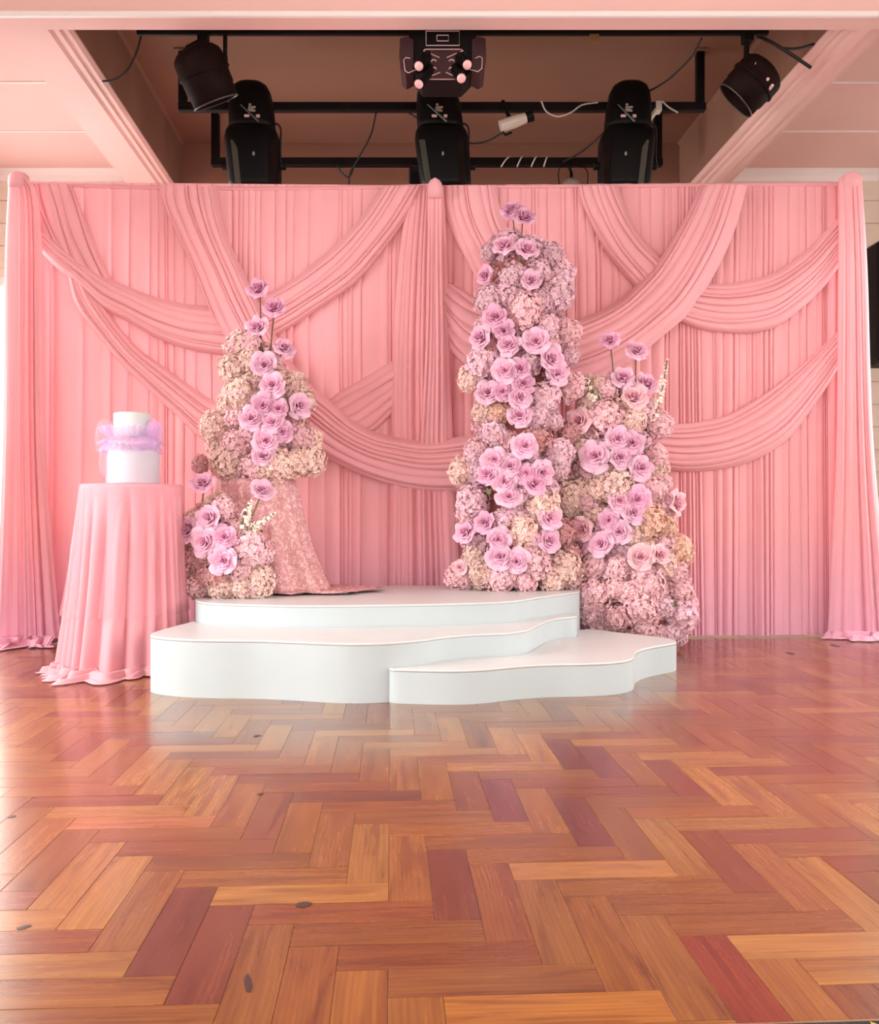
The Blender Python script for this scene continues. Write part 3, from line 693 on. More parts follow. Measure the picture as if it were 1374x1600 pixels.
def petal_patch(phi, r0, r1, h0, h1, wd, curl, tip, rnd, nu=9, nv=7):
    """curved petal: root radius r0 at height h0, rim radius r1 at height h1, half width wd radians"""
    v = []; f = []; wob = rnd.uniform(0, 6.28)
    for j in range(nv):
        t = j/(nv-1)
        for i in range(nu):
            u = -1+2*i/(nu-1); au = abs(u)
            edge = t*(1-0.13*au**3-0.05*tip*au)
            ang = phi+u*wd*(0.72+0.28*math.sin(math.pi*min(1, 0.15+0.6*t)))*(1-0.18*t**6*au)
            k = max(0, edge-0.58)
            roll = curl*k**1.3*(1+0.9*au**2)
            rr = r0+(r1-r0)*math.sin(edge*1.5708)**0.9+roll*0.8+0.015*math.sin(3*u+wob)*t
            z = h0+(h1-h0)*edge**0.85-roll*0.75*(0.6+0.6*au)+0.02*math.sin(4*u+wob)*t*t
            if tip > 0: rr += tip*0.10*max(0, t-0.7)*(1-au)*3
            v.append((rr*math.cos(ang), rr*math.sin(ang), z))
    for j in range(nv-1):
        for i in range(nu-1): a = j*nu+i; f.append((a, a+1, a+nu+1, a+nu))
    return v, f
ROSE_IN = []; ROSE_PET = []
def rose_inner(seed):
    rnd = random.Random(seed); V = []; Fc = []; Cc = []
    def add(v, f, inner, outer):
        n = len(V); V.extend(v); Fc.extend([tuple(i+n for i in q) for q in f])
        for k in range(len(v)):
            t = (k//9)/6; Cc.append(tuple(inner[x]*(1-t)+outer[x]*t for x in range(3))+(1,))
    specs = []
    for k in range(3): specs.append((0.03, 0.07+0.025*k, 0.30, 0.66-0.01*k, 1.5, 0.0))
    for k in range(3): specs.append((0.06, 0.17+0.025*k, 0.16, 0.69-0.01*k, 1.15, 0.2))
    for k in range(4): specs.append((0.09, 0.29+0.025*k, 0.04, 0.67-0.012*k, 0.95, 0.42))
    for k in range(5): specs.append((0.11, 0.44+0.02*k, -0.06, 0.60-0.015*k, 0.85, 0.4))
    for k in range(5): specs.append((0.12, 0.58+0.02*k, -0.12, 0.52-0.02*k, 0.78, 0.6))
    ph = rnd.uniform(0, 6)
    for i, (r0, r1, h0, h1, wd, cu) in enumerate(specs):
        ph += 2.4+rnd.uniform(-0.2, 0.2)
        v, f = petal_patch(ph, r0, r1, h0, h1+rnd.uniform(-.03, .03), wd, cu, 0.5 if i > 9 else 0, rnd)
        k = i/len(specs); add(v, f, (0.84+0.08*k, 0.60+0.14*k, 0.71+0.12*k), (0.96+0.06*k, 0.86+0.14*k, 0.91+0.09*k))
    # calyx
    n = len(V)
    for q in range(8): V.append((0.14*math.cos(q*0.785), 0.14*math.sin(q*0.785), -0.12)); Cc.append((0.45, 0.5, 0.3, 1))
    V.append((0, 0, -0.3)); Cc.append((0.4, 0.5, 0.25, 1)); Fc.extend([(n+q, n+(q+1) % 8, n+8) for q in range(8)])
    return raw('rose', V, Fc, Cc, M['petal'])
def outer_petal(seed):
    rnd = random.Random(seed)
    v, f = petal_patch(0, 0.13, 0.70+rnd.uniform(-.05, .06), -0.2, 0.44+rnd.uniform(-.06, .08), 0.74, 1.05, 1.0, rnd, 9, 8)
    c = []
    for k in range(len(v)):
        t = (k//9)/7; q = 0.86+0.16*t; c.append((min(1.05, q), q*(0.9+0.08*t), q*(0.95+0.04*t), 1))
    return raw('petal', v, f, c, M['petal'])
ROSE_IN = [rose_inner(200+i) for i in range(4)]; ROSE_PET = [outer_petal(300+i) for i in range(4)]
def aim(nrm, roll):
    z = Vector(nrm).normalized(); x = z.orthogonal().normalized(); y = z.cross(x)
    m = Matrix((x, y, z)).transposed() @ Matrix.Rotation(roll, 3, 'Z'); return m.to_euler()
LILAC = srgb(248, 210, 229); LILAC2 = srgb(242, 196, 220); PALE = srgb(254, 218, 224)
HCOL = {'m': srgb(247, 216, 226), 'p': srgb(253, 217, 222), 'c': srgb(251, 226, 216), 'o': srgb(252, 218, 198), 'd': srgb(226, 178, 178)}
def add_rose(par, pos, r_, nrm, col, npet=6):
    o = bpy.data.objects.new('rose', R.choice(ROSE_IN)); link(o, par)
    o.location = pos-Vector(par['_w']); o.rotation_euler = aim(nrm, R.uniform(0, 6.28)); o.scale = (r_, r_, r_*1.3); k = R.uniform(0.95, 1.06)
    o.color = tuple(min(1, c*k) for c in col[:3])+(1,)
    a0 = R.uniform(0, 6)
    for q in range(npet):
        p = bpy.data.objects.new('petal', R.choice(ROSE_PET)); link(p, o)
        p.rotation_euler = (R.uniform(-.12, .12), R.uniform(-.15, .1), a0+q*6.283/npet+R.uniform(-.15, .15)); p.location = (0, 0, R.uniform(-.04, .03))
        s = R.uniform(0.9, 1.12); p.scale = (s, s, s); p.color = o.color
    return o
def add_stem(par, a, b, r_=0.0045, mid=None):
    m = MB(); a = Vector(a); b = Vector(b); c = (a+b)/2+Vector((R.uniform(-.012, .012), R.uniform(-.01, .01), 0)) if mid is None else Vector(mid)
    pts = [Vector(q) for q in spline([a, c, b], 8)]; m.tube(pts, r_, 6)
    return m.build('stem', M['stem'], par, True)
class Bunch:
    def __init__(s, name, label, sil, Yc, zbase, flat=0.8):
        s.sil = sorted(sil); s.Yc = Yc; s.flat = flat
        xm = sum((a+b)/2 for _, a, b in sil)/len(sil)
        loc = Vector(((xm-CX)/F*Yc, Yc, zbase))
        s.e = empty(name, loc, label, 'flowers'); s.e['_w'] = tuple(loc); s.pts = []
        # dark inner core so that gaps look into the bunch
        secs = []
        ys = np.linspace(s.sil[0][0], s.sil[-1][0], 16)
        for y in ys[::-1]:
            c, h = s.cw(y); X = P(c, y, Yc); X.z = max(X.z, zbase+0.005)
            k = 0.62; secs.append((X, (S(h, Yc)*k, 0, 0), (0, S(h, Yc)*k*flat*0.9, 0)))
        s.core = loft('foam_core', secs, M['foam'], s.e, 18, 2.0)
    def cw(s, y):
        ys = [q[0] for q in s.sil]; a = np.interp(y, ys, [q[1] for q in s.sil]); b = np.interp(y, ys, [q[2] for q in s.sil]); return (a+b)/2, (b-a)/2
    def where(s, px, py, sink=0.0, back=False):
        c, h = s.cw(py); hm = S(h, s.Yc); dx = max(-0.97, min(0.97, (px-c)/max(h, 1)))
        dep = s.flat*hm*math.sqrt(1-dx*dx)*0.9-sink
        sg = -1 if not back else 1
        Y = s.Yc+sg*max(0.01, dep); p = P(px, py, Y)
        nrm = Vector((dx, sg*math.sqrt(1-dx*dx)*0.95, 0.12)).normalized()
        return p, nrm, Y
    def hyd(s, px, py, rpx, col='m', sink=0.045, back=False, dk=1.0):
        p, nrm, Y = s.where(px, py, sink, back); r_ = S(rpx, Y)*1.06
        zb = s.e.location.z
        if p.z < zb+r_*0.8: p.z = zb+r_*0.8
        o = bpy.data.objects.new('hydrangea', R.choice(HYD)); link(o, s.e); o.location = p-Vector(s.e['_w'])
        o.rotation_euler = (R.uniform(0, 6), R.uniform(0, 6), R.uniform(0, 6)); o.scale = (r_, r_*R.uniform(0.9, 1.05), r_*R.uniform(0.85, 1.0))
        k = R.uniform(0.92, 1.06)*dk; o.color = tuple(min(1, c*k) for c in HCOL[col][:3])+(1,); s.pts.append((px, py, rpx)); return o
    def rose(s, px, py, rpx=19, col=LILAC, face=None, rise=0.02, stem=None):
        p, nrm, Y = s.where(px, py, 0.0); p = P(px, py, Y-rise)
        if face is not None: nrm = Vector(face)
        else: nrm = (nrm*0.7+Vector((0, -1, 0.15))*0.6+Vector((R.uniform(-.3, .3), 0, R.uniform(-.25, .3)))).normalized()
        o = add_rose(s.e, p, S(rpx, Y)*1.06, nrm, col)
        if stem is not None:
            q, _, Y2 = s.where(stem[0], stem[1], 0.06); st = add_stem(s.e, p-nrm*S(rpx, Y)*0.25, q)
        return o
    def fill(s, n, rpx, cols, seed, ymin=None):
        rnd = random.Random(seed); y0, y1 = s.sil[0][0]+8, s.sil[-1][0]-8; k = 0; tries = 0
        while k < n and tries < n*30:
            tries += 1; y = rnd.uniform(y0, y1); c, h = s.cw(y); x = c+rnd.uniform(-1, 1)*max(2, (h-rpx*0.7))
            if any((x-a)**2+(y-b)**2 < (0.55*(rpx+r_))**2 for a, b, r_ in s.pts): continue
            s.hyd(x, y, rpx*rnd.uniform(0.85, 1.1), rnd.choice(cols), 0.10); k += 1
        keep = list(s.pts)
        for q in range(max(6, len(keep)//3)):                      # the far side
            y = y0+(y1-y0)*(q+0.5)/max(6, len(keep)//3); c, h = s.cw(y)
            s.hyd(c+rnd.uniform(-.6, .6)*h, y, rpx*1.25, rnd.choice(cols), 0.05, True)
        s.pts = keep
    def spike(s, a, b, n=16, spread=7):                             # stock: small cream florets up a stalk
        pa, _, Y = s.where(a[0], a[1], 0.02); pb = P(b[0], b[1], Y-0.02)
        add_stem(s.e, pa, pb, 0.004); v = []; f = []; c = []
        for k in range(n):
            t = k/(n-1); rr = S(spread, Y)*(1.15-0.75*t)
            for q in range(6):
                ang = R.uniform(0, 6.28); ctr = pa.lerp(pb, t)+Vector((math.cos(ang), math.sin(ang)*0.8, R.uniform(-.3, .3)))*rr
                nrm = Vector((math.cos(ang), math.sin(ang), 0.4)).normalized(); A = nrm.orthogonal().normalized(); B = nrm.cross(A); sz = rr*R.uniform(0.38, 0.6)
                for m in range(4):
                    d = A*math.cos(m*1.571)+B*math.sin(m*1.571); e = nrm.cross(d); i0 = len(v)
                    v += [ctr, ctr+d*sz*0.5+e*sz*0.45+nrm*sz*.2, ctr+d*sz+nrm*sz*0.1, ctr+d*sz*0.5-e*sz*0.45+nrm*sz*.2]; f.append((i0, i0+1, i0+2, i0+3))
        o = mesh('stock_spike', v, f, M['stockfl'], s.e, False); o['kind'] = 'stuff'; return o
    def leaf(s, px, py, L=14):
        p, nrm, Y = s.where(px, py, 0.0); l = S(L, Y); d = Vector((R.uniform(-1, 1), -0.3, R.uniform(-.6, .6))).normalized(); e = d.cross(nrm).normalized()
        v = []; f = []
        for i in range(6):
            t = i/5; w_ = l*0.32*math.sin(math.pi*min(0.97, t+0.03))
            for u in (-1, 0, 1): v.append(p+d*l*(t-0.5)+e*w_*u+nrm*(0.012*abs(u)-0.02*t*t))
        for i in range(5):
            for u in (0, 1): a = i*3+u; f.append((a, a+1, a+4, a+3))
        return mesh('leaf', v, f, M['leaf'], s.e)

# --- tall tower
def c8(x, y): return 680+x/3.271, 300+y/3.271
def cB(x, y): return 680+x/3.1227, 640+y/3.1227
T = Bunch('flower_tower', 'tall tower of mauve hydrangeas and lilac roses standing on the top platform tier', [(374, 785, 845), (390, 756, 872), (430, 752, 893), (500, 740, 893), (560, 732, 902), (600, 724, 898), (650, 736, 896), (700, 718, 900), (750, 714, 905), (800, 716, 905),
          (850, 716, 902), (885, 704, 905), (918, 704, 905)], 5.42, ZC, 0.72)
for (x, y, r_, c) in ((275, 310, 42, 'm'), (590, 320, 62, 'm'), (625, 350, 40, 'p'), (400, 440, 72, 'm'), (625, 520, 88, 'm'), (280, 550, 72, 'm'), (460, 612, 92, 'p'), (680, 722, 66, 'p'), (570, 690, 66, 'm'), (690, 840, 45, 'm'),
                   (250, 880, 82, 'm'), (185, 955, 68, 'c'), (480, 880, 60, 'm'), (690, 1000, 76, 'p'), (560, 1050, 74, 'm'), (250, 1130, 56, 'c'), (330, 1125, 58, 'o'), (520, 1150, 66, 'm'), (605, 1170, 52, 'm'), (300, 1240, 70, 'm'),
                   (640, 1330, 66, 'm'), (690, 1235, 60, 'd'), (210, 1320, 60, 'p'), (540, 560, 55, 'm'), (260, 690, 55, 'm')): T.hyd(*c8(x, y), r_/3.271, c)
for (x, y, r_, c) in ((135, 305, 70, 'c'), (200, 215, 58, 'm'), (600, 225, 62, 'm'), (610, 290, 52, 'm'), (185, 450, 76, 'm'), (165, 520, 58, 'p'), (520, 465, 84, 'c'), (405, 420, 60, 'm'), (425, 600, 84, 'c'), (480, 650, 66, 'p'), (620, 600, 60, 'd'),
                   (630, 770, 84, 'c'), (480, 750, 84, 'p'), (440, 830, 62, 'p'), (320, 820, 74, 'p'), (235, 800, 66, 'c'), (120, 815, 70, 'p'), (190, 720, 58, 'c'), (570, 830, 60, 'c'), (660, 830, 52, 'p'), (560, 390, 46, 'm'), (330, 540, 56, 'm'), (660, 700, 50, 'd')): T.hyd(*cB(x, y), r_/3.1227, c)
T.fill(26, 22, 'mmpd', 41)
tr = lambda L, fn, b: [b.rose(*fn(x, y), r_, c) for (x, y, r_, c) in L]
T.rose(*c8(395, 105), 17, LILAC2, (-0.25, -0.85, 0.48), 0.0, c8(420, 260)); T.rose(*c8(452, 142), 18, LILAC2, (0.25, -0.85, 0.48), 0.02, c8(435, 370))
T.rose(*c8(355, 285), 18, LILAC, (-0.2, -0.8, 0.5), 0.01, c8(350, 400)); T.rose(*c8(468, 305), 18, LILAC, (0.2, -0.85, 0.45), 0.01, c8(440, 420))
tr([(265, 430, 15, LILAC2), (490, 460, 16, LILAC), (310, 645, 18, LILAC2), (240, 748, 19, LILAC), (352, 712, 16, LILAC2), (378, 788, 17, LILAC), (515, 768, 21, LILAC), (585, 858, 21, LILAC), (622, 932, 18, LILAC), (360, 915, 19, LILAC), (432, 908, 17, LILAC2),
    (270, 1032, 19, LILAC), (345, 1022, 16, LILAC2), (452, 985, 17, LILAC2), (432, 1052, 19, LILAC), (430, 1150, 19, LILAC), (460, 1300, 20, LILAC)], c8, T)
tr([(290, 245, 19, LILAC), (365, 280, 18, LILAC), (262, 318, 18, LILAC2), (338, 350, 19, LILAC), (442, 315, 16, LILAC2), (522, 308, 18, LILAC), (480, 365, 19, LILAC2), (360, 430, 18, LILAC), (553, 530, 20, LILAC), (550, 645, 19, LILAC), (155, 602, 18, LILAC),
    (248, 553, 17, LILAC2), (308, 632, 18, LILAC), (320, 722, 20, LILAC), (397, 742, 19, LILAC), (125, 770, 11, PALE)], cB, T)
for q in ((265, 400), (640, 300), (520, 330)): T.leaf(*cB(*q))
# --- shorter mass to its right
Q = Bunch('flower_mound', 'shorter mass of blush hydrangeas and roses standing right of the low white step', [(598, 915, 985), (640, 902, 1038), (700, 902, 1036), (750, 902, 1046), (800, 902, 1058), (850, 906, 1070), (900, 910, 1076), (950, 914, 1084), (985, 925, 1082), (1005, 975, 1074)], 5.46, 0.0, 0.62)
for (x, y, r_, c) in ((830, 40, 84, 'p'), (1090, 80, 68, 'p'), (960, 60, 66, 'c'), (720, 190, 76, 'c'), (685, 425, 92, 'c'), (640, 470, 60, 'c'), (880, 370, 92, 'c'), (800, 390, 60, 'c'), (750, 445, 56, 'p'), (1075, 225, 58, 'p'), (1060, 390, 66, 'p'), (1115, 360, 44, 'p'),
                   (1040, 545, 88, 'o'), (1120, 570, 60, 'o'), (1185, 685, 68, 'o'), (960, 615, 60, 'c'), (780, 760, 68, 'p'), (890, 770, 66, 'p'), (875, 870, 60, 'p'), (775, 900, 84, 'p'), (770, 985, 66, 'p'), (950, 890, 60, 'p'), (1040, 860, 86, 'p'),
                   (1170, 800, 60, 'p'), (1190, 880, 66, 'p'), (885, 1015, 66, 'p'), (1000, 975, 92, 'p'), (1020, 1050, 60, 'p'), (1200, 1000, 82, 'm'), (1235, 945, 50, 'p'), (1150, 1090, 56, 'm'), (1100, 960, 60, 'm'), (1120, 760, 66, 'c'), (1000, 350, 50, 'p'), (820, 300, 56, 'c'), (1190, 1110, 40, 'm'), (1010, 800, 60, 'p')): Q.hyd(*cB(x, y), r_/3.1227, c)
for (x, y, r_, c) in ((880, 1010, 54, 'p'), (830, 990, 44, 'c'), (1010, 1180, 56, 'c'), (780, 960, 30, 'c')): Q.hyd(*c8(x, y), r_/3.271, c)
Q.fill(24, 22, 'pcpm', 42)
Q.rose(*c8(895, 768), 16, LILAC2, (-0.2, -0.85, 0.48), 0.0, c8(915, 1030)); Q.rose(*c8(1032, 820), 17, LILAC, (0.1, -0.85, 0.48), 0.0, c8(1020, 1140))
Q.rose(*c8(960, 958), 18, LILAC, (-0.1, -0.85, 0.48), 0.0, c8(945, 1080)); Q.rose(*c8(1080, 985), 17, LILAC, (0.25, -0.85, 0.48), 0.0, c8(1050, 1120)); Q.rose(*c8(1012, 1060), 20, PALE, (0.05, -0.85, 0.48), 0.0, c8(1030, 1180))
Q.rose(*cB(710, 58), 21, PALE)
tr([(890, 145, 19, LILAC), (960, 165, 17, LILAC2), (785, 230, 23, LILAC), (900, 238, 19, LILAC), (1000, 285, 19, LILAC), (898, 447, 18, LILAC), (985, 440, 19, LILAC2), (965, 502, 19, LILAC), (850, 542, 16, LILAC2), (705, 668, 16, LILAC2), (815, 655, 20, LILAC),
    (900, 597, 19, LILAC)], cB, Q)
Q.rose(*cB(730, 582), 20, PALE); Q.rose(*cB(1000, 720), 20, PALE); Q.rose(*cB(1092, 712), 17, PALE)
Q.rose(*cB(1165, 456), 19, PALE, (0.75, -0.7, 0.1), 0.0, cB(1070, 500))
Q.spike((1022, 655), (1043, 562), 18, 8); Q.spike((930, 625), (917, 592), 9, 9)
for q in ((1170, 950), (1230, 900), (1190, 1030)): Q.leaf(*cB(*q))
# --- bunch on the lace plinth
def c7(x, y): return 260+x/2.963, 420+y/2.963
U = Bunch('plinth_flowers', 'rising bunch of cream hydrangeas and lilac roses on top of the lace plinth', [(528, 362, 408), (560, 350, 440), (600, 350, 478), (650, 326, 486), (700, 326, 496), (735, 335, 498), (756, 352, 470)], 5.22, 1.03, 0.8)
for (x, y, r_, c) in ((320, 355, 42, 'p'), (390, 350, 48, 'p'), (315, 470, 72, 'c'), (390, 430, 52, 'c'), (350, 585, 78, 'c'), (590, 545, 62, 'c'), (630, 620, 58, 'c'), (230, 735, 74, 'c'), (330, 690, 52, 'p'), (330, 812, 66, 'p'), (620, 785, 62, 'p'), (390, 760, 50, 'p'),
                   (300, 925, 84, 'c'), (250, 880, 56, 'c'), (400, 930, 60, 'p'), (520, 925, 76, 'c'), (655, 885, 76, 'c'), (670, 790, 52, 'c'), (575, 690, 46, 'd'), (345, 975, 50, 'c'), (590, 900, 60, 'c'), (280, 630, 44, 'c'), (450, 930, 50, 'c')): U.hyd(*c7(x, y), r_/2.963, c)
U.fill(12, 22, 'ccp', 43)
U.rose(*c7(430, 103), 18, LILAC2, (-0.1, -0.85, 0.48), 0.0, c7(440, 400)); U.rose(*c7(500, 190), 18, LILAC2, (0.15, -0.85, 0.48), 0.0, c7(480, 440)); U.rose(*c7(425, 280), 18, LILAC, (-0.15, -0.85, 0.4), 0.0, c7(450, 420)); U.rose(*c7(545, 375), 17, LILAC, (0.45, -0.85, 0.48), 0.0, c7(500, 480))
tr([(455, 450, 19, LILAC), (490, 545, 20, LILAC), (450, 635, 18, LILAC2), (520, 652, 16, LILAC2), (610, 635, 19, LILAC), (395, 697, 19, LILAC), (495, 715, 18, LILAC), (542, 755, 16, LILAC2), (460, 800, 20, LILAC), (450, 872, 18, LILAC)], c7, U)
p_, _, Yq = U.where(*c7(250, 900), 0.02); o = U.hyd(*c7(250, 930), 12, 'd'); q_ = P(*c7(158, 905), Yq)
dry = bpy.data.objects.new('hydrangea', HYD[0]); link(dry, U.e); dry.location = q_-Vector(U.e['_w']); dry.scale = (0.05, 0.045, 0.055); dry.color = HCOL['d']
add_stem(U.e, q_, p_, 0.004)
# --- low bunch in front of the plinth
V4 = Bunch('low_flowers', 'low bunch of roses and hydrangeas at the platform edge between cake table and plinth', [(778, 325, 365), (815, 292, 395), (860, 292, 416), (900, 294, 426), (934, 300, 426)], 4.86, ZC, 0.75)
for (x, y, r_, c) in ((262, 1120, 58, 'p'), (390, 1300, 86, 'p'), (140, 1355, 56, 'd'), (240, 1420, 62, 'd'), (150, 1470, 60, 'p'), (255, 1480, 60, 'c'), (425, 1450, 76, 'c'), (345, 1400, 58, 'p'), (180, 1420, 50, 'd'), (440, 1320, 56, 'p'), (350, 1480, 60, 'c'), (120, 1320, 44, 'd'), (320, 1200, 40, 'p')): V4.hyd(*c7(x, y), r_/2.963, c)
V4.fill(6, 20, 'pdc', 44)
V4.rose(*c7(172, 1000), 18, LILAC2, (-0.1, -0.85, 0.48), 0.0, c7(150, 1170)); V4.rose(*c7(443, 1032), 17, LILAC, (0.25, -0.75, 0.5), -0.05, c7(355, 1220))
tr([(205, 1155, 20, LILAC), (110, 1207, 19, LILAC), (185, 1265, 21, LILAC), (270, 1245, 18, LILAC2), (270, 1350, 22, LILAC)], c7, V4)
V4.spike(c7(350, 1200), c7(390, 1075), 12, 9); V4.spike(c7(370, 1220), c7(505, 1130), 13, 8)
for q in ((440, 1215), (400, 1225)): V4.leaf(*c7(*q), 12)

# ------------------------------------------------------------------ lace draped plinth
lp_c = Vector(((402-CX)/F*5.25, 5.25, ZC)); pl = empty('lace_plinth', lp_c, 'plinth draped in dusty pink lace trailing onto the white platform', 'plinth'); pl['_w'] = tuple(lp_c)
cr_ = [(lp_c+Vector((0, 0, z)), (0.2, 0, 0), (0, 0.2, 0)) for z in (0.002, 0.3, 0.64)]
loft('plinth_core', cr_, M['stage'], pl, 28, 2.0)
pts = []; NA = 150; rows = 40; Ht = 1.03-ZC
for a in range(NA):
    th = 2*math.pi*a/NA; ct, st = math.cos(th), math.sin(th); col = []
    east = max(0, math.cos(th+0.45))**3
    fold = 0.5+0.5*math.sin(th*17+1.2*math.sin(th*3)); fold2 = 0.5+0.5*math.sin(th*9+1)
    for r_ in range(6): rr = 0.225*r_/5.0; col.append(lp_c+Vector((rr*ct, rr*st, Ht+0.003)))
    for r_ in range(1, rows+1):
        t = r_/rows; z = Ht*(1-t)
        rr = 0.225+0.02*t+0.06*t**0.6*fold+0.03*t*fold2+east*0.17*t**2.2
        col.append(lp_c+Vector((rr*ct, rr*st, max(0.012, z))))
    b = col[-1]
    for r_ in range(1, 13):                      # trailing hem
        t = r_/12; L = (0.04+0.27*max(0, math.cos(th+0.12))**6+0.03*fold)
        col.append(b+Vector((ct*L*t, st*L*t*0.5, 0.003+0.022*abs(math.sin(t*8+th*11))*(1-t*0.4)-0.008)))
        if col[-1].z < ZC+0.004: col[-1].z = ZC+0.004
    pts.append(col)
grid('lace_cloth', pts, M['lace'], pl, True, True)

# ------------------------------------------------------------------ cake table
tc_ = Vector(((206-CX)/F*4.75, 4.75, 0)); tb = empty('cake_table', tc_, 'round cake table draped to the floor in sheer pink cloth', 'table'); tb['_w'] = tuple(tc_)
ZT = CH+(CY-757)/F*4.62
loft('table_pedestal', [(tc_+Vector((0, 0, z)), (r_, 0, 0), (0, r_, 0)) for z, r_ in ((0.002, 0.19), (0.03, 0.2), (ZT-0.03, 0.2), (ZT-0.028, 0.252), (ZT-0.004, 0.252))], M['stage'], tb, 28, 2.0)
def table_cloth(name, rad, top_z, bottom, amp, mat, pool, seed, nf=23):
    rnd = random.Random(seed); ph = [rnd.uniform(0, 6.28) for _ in range(6)]; NA = 220; rows = 44; pts = []
    for a in range(NA):
        th = 2*math.pi*a/NA; ct, st = math.cos(th), math.sin(th); col = []
        ff = abs(math.sin(th*nf/2+1.6*math.sin(th*3+ph[0])+ph[1]))**0.7; f2 = 0.5+0.5*math.sin(th*9+ph[2]+math.sin(th*4))
        for r_ in range(6): rr = rad*r_/5.0; col.append(tc_+Vector((rr*ct, rr*st, top_z)))
        west = max(0, -math.cos(th-0.5)); east = max(0, math.cos(th))**2
        for r_ in range(1, rows+1):
            t = r_/rows; z = top_z*(1-t)+bottom*t
            tw = th+0.12*t*math.sin(th*2+1)
            rr = rad+0.004+(0.05+0.03*west-0.035*east)*t**1.1+amp*(min(1, t*3)*0.45+0.55*t)*(ff-0.5)*(0.6+0.7*f2)-0.012*math.sin(math.pi*t)
            col.append(tc_+Vector((rr*math.cos(tw), rr*math.sin(tw), z+0.0)))
        if pool:
            b = col[-1]; south = max(0, -st)
            L = (0.02+0.11*south**1.5+0.06*max(0, math.cos(th-math.radians(228)))**4)*(0.8+0.35*f2)
            if ct > 0.2: L *= max(0.1, 1-1.3*(ct-0.2))
            for r_ in range(1, 15):
                t = r_/14
                z = 0.006+0.045*(0.5+0.5*math.sin(t*13+th*7+1.5*math.sin(th*11)))*(1-0.5*t)*math.sin(math.pi*min(1, 0.2+t*0.8))+0.02*(1-t)**2
                col.append(Vector((b.x+ct*L*t+0.012*t*math.sin(th*9), b.y+st*L*t, max(0.005, z))))
        pts.append(col)
    return grid(name, pts, mat, tb, True, True)
table_cloth('tablecloth', 0.256, ZT+0.001, 0.02, 0.075, M['cloth'], True, 51)
table_cloth('tulle_overlay', 0.262, ZT+0.004, 0.30, 0.04, M['tulle_pink'], False, 52, 17)

# cake
ck = tc_+Vector((0.005, -0.02, ZT+0.006)); cake = empty('wedding_cake', ck, 'white two tier cake wrapped in lilac tulle on the pink table', 'cake'); cake['_w'] = tuple(ck)
Yk = ck.y
def tier(name, cx, y0, y1, w_):
    r_ = S(w_/2, Yk); z0 = max(ck.z, P(0, y1, Yk).z); z1 = P(0, y0, Yk).z; c = Vector(((cx-CX)/F*Yk, Yk, 0))
    return loft(name, [(c+Vector((0, 0, z)), (q, 0, 0), (0, q, 0)) for z, q in ((z0, r_-0.002), (z0+0.006, r_), (z1-0.008, r_), (z1-0.002, r_-0.003), (z1, r_-0.01))], M['cake'], cake, 48, 2.0)
tier('cake_tier', 209, 690, 757, 76); tier('cake_tier', 206.5, 646, 690, 55)
def ruffle(name, cx, rows_, mat, seed, na=160):
    rnd = random.Random(seed); ph = [rnd.uniform(0, 6.28) for _ in range(4)]; pts = []
    for a in range(na):
        th = 2*math.pi*a/na; col = []
        wv = math.sin(th*11+ph[0]+math.sin(th*3)); w2 = math.sin(th*23+ph[1])
        for (py, rpx, am) in rows_:
            rr = S(rpx+am*(0.6*wv+0.4*w2)+am*0.7*max(0, -math.cos(th))*1.2, Yk)
            col.append(Vector(((cx-CX)/F*Yk+rr*math.cos(th), Yk+rr*math.sin(th), P(0, py+0.8*am*0.3*wv, Yk).z)))
        pts.append(col)
    return grid(name, pts, mat, cake, True, True)
ruffle('tulle_wrap', 209, [(755, 40, 1), (735, 39.5, 0.8), (710, 39.5, 0.8), (697, 38, 1), (690, 34, 1.5), (684, 33, 2)], M['veil'], 61)
ruffle('tulle_ruffle', 207, [(690, 31, 1), (694, 37, 3), (700, 41, 5), (706, 43, 6)], M['tulle'], 62)
ruffle('tulle_ruffle', 207, [(688, 30, 1), (681, 36, 3), (674, 41, 5), (668, 42, 6)], M['tulle'], 63)
ruffle('tulle_ruffle', 208, [(690, 30, 1), (688, 38, 4), (690, 43, 6), (694, 44, 7)], M['tulle'], 64)
for (dx, dy, sx, sz) in ((-42, 0, 17, 30), (-40, 36, 13, 26), (34, -6, 13, 24), (-12, 6, 26, 12), (16, 8, 22, 11)):
    v = []; f = []
    cx_, cy_ = 207+dx, 692+dy-8
    for i in range(9):
        for j in range(12):
            a = math.pi*i/8; b = 2*math.pi*j/12; k = 1+0.25*math.sin(b*4+i)
            v.append(P(cx_+sx*math.sin(a)*math.cos(b)*k, cy_+sz*math.cos(a), Yk-(0.03 if abs(dx) > 25 else 0.1)+S(sx, Yk)*0.8*math.sin(a)*math.sin(b)*k))
    for i in range(8):
        for j in range(12): f.append((i*12+j, (i+1)*12+j, (i+1)*12+(j+1) % 12, i*12+(j+1) % 12))
    mesh('tulle_puff', v, f, M['tulle_pink' if dx < 0 else 'tulle'], cake)
rib = MB(); rib.tube([P(178+q*57/14.0, 668+12*math.sin(math.pi*q/14)**1.0+0.0, Yk-S(28, Yk)*math.sin(math.pi*q/14)-0.004) for q in range(15)], 0.003, 6); rib.build('icing_cord', M['cake'], cake, True)

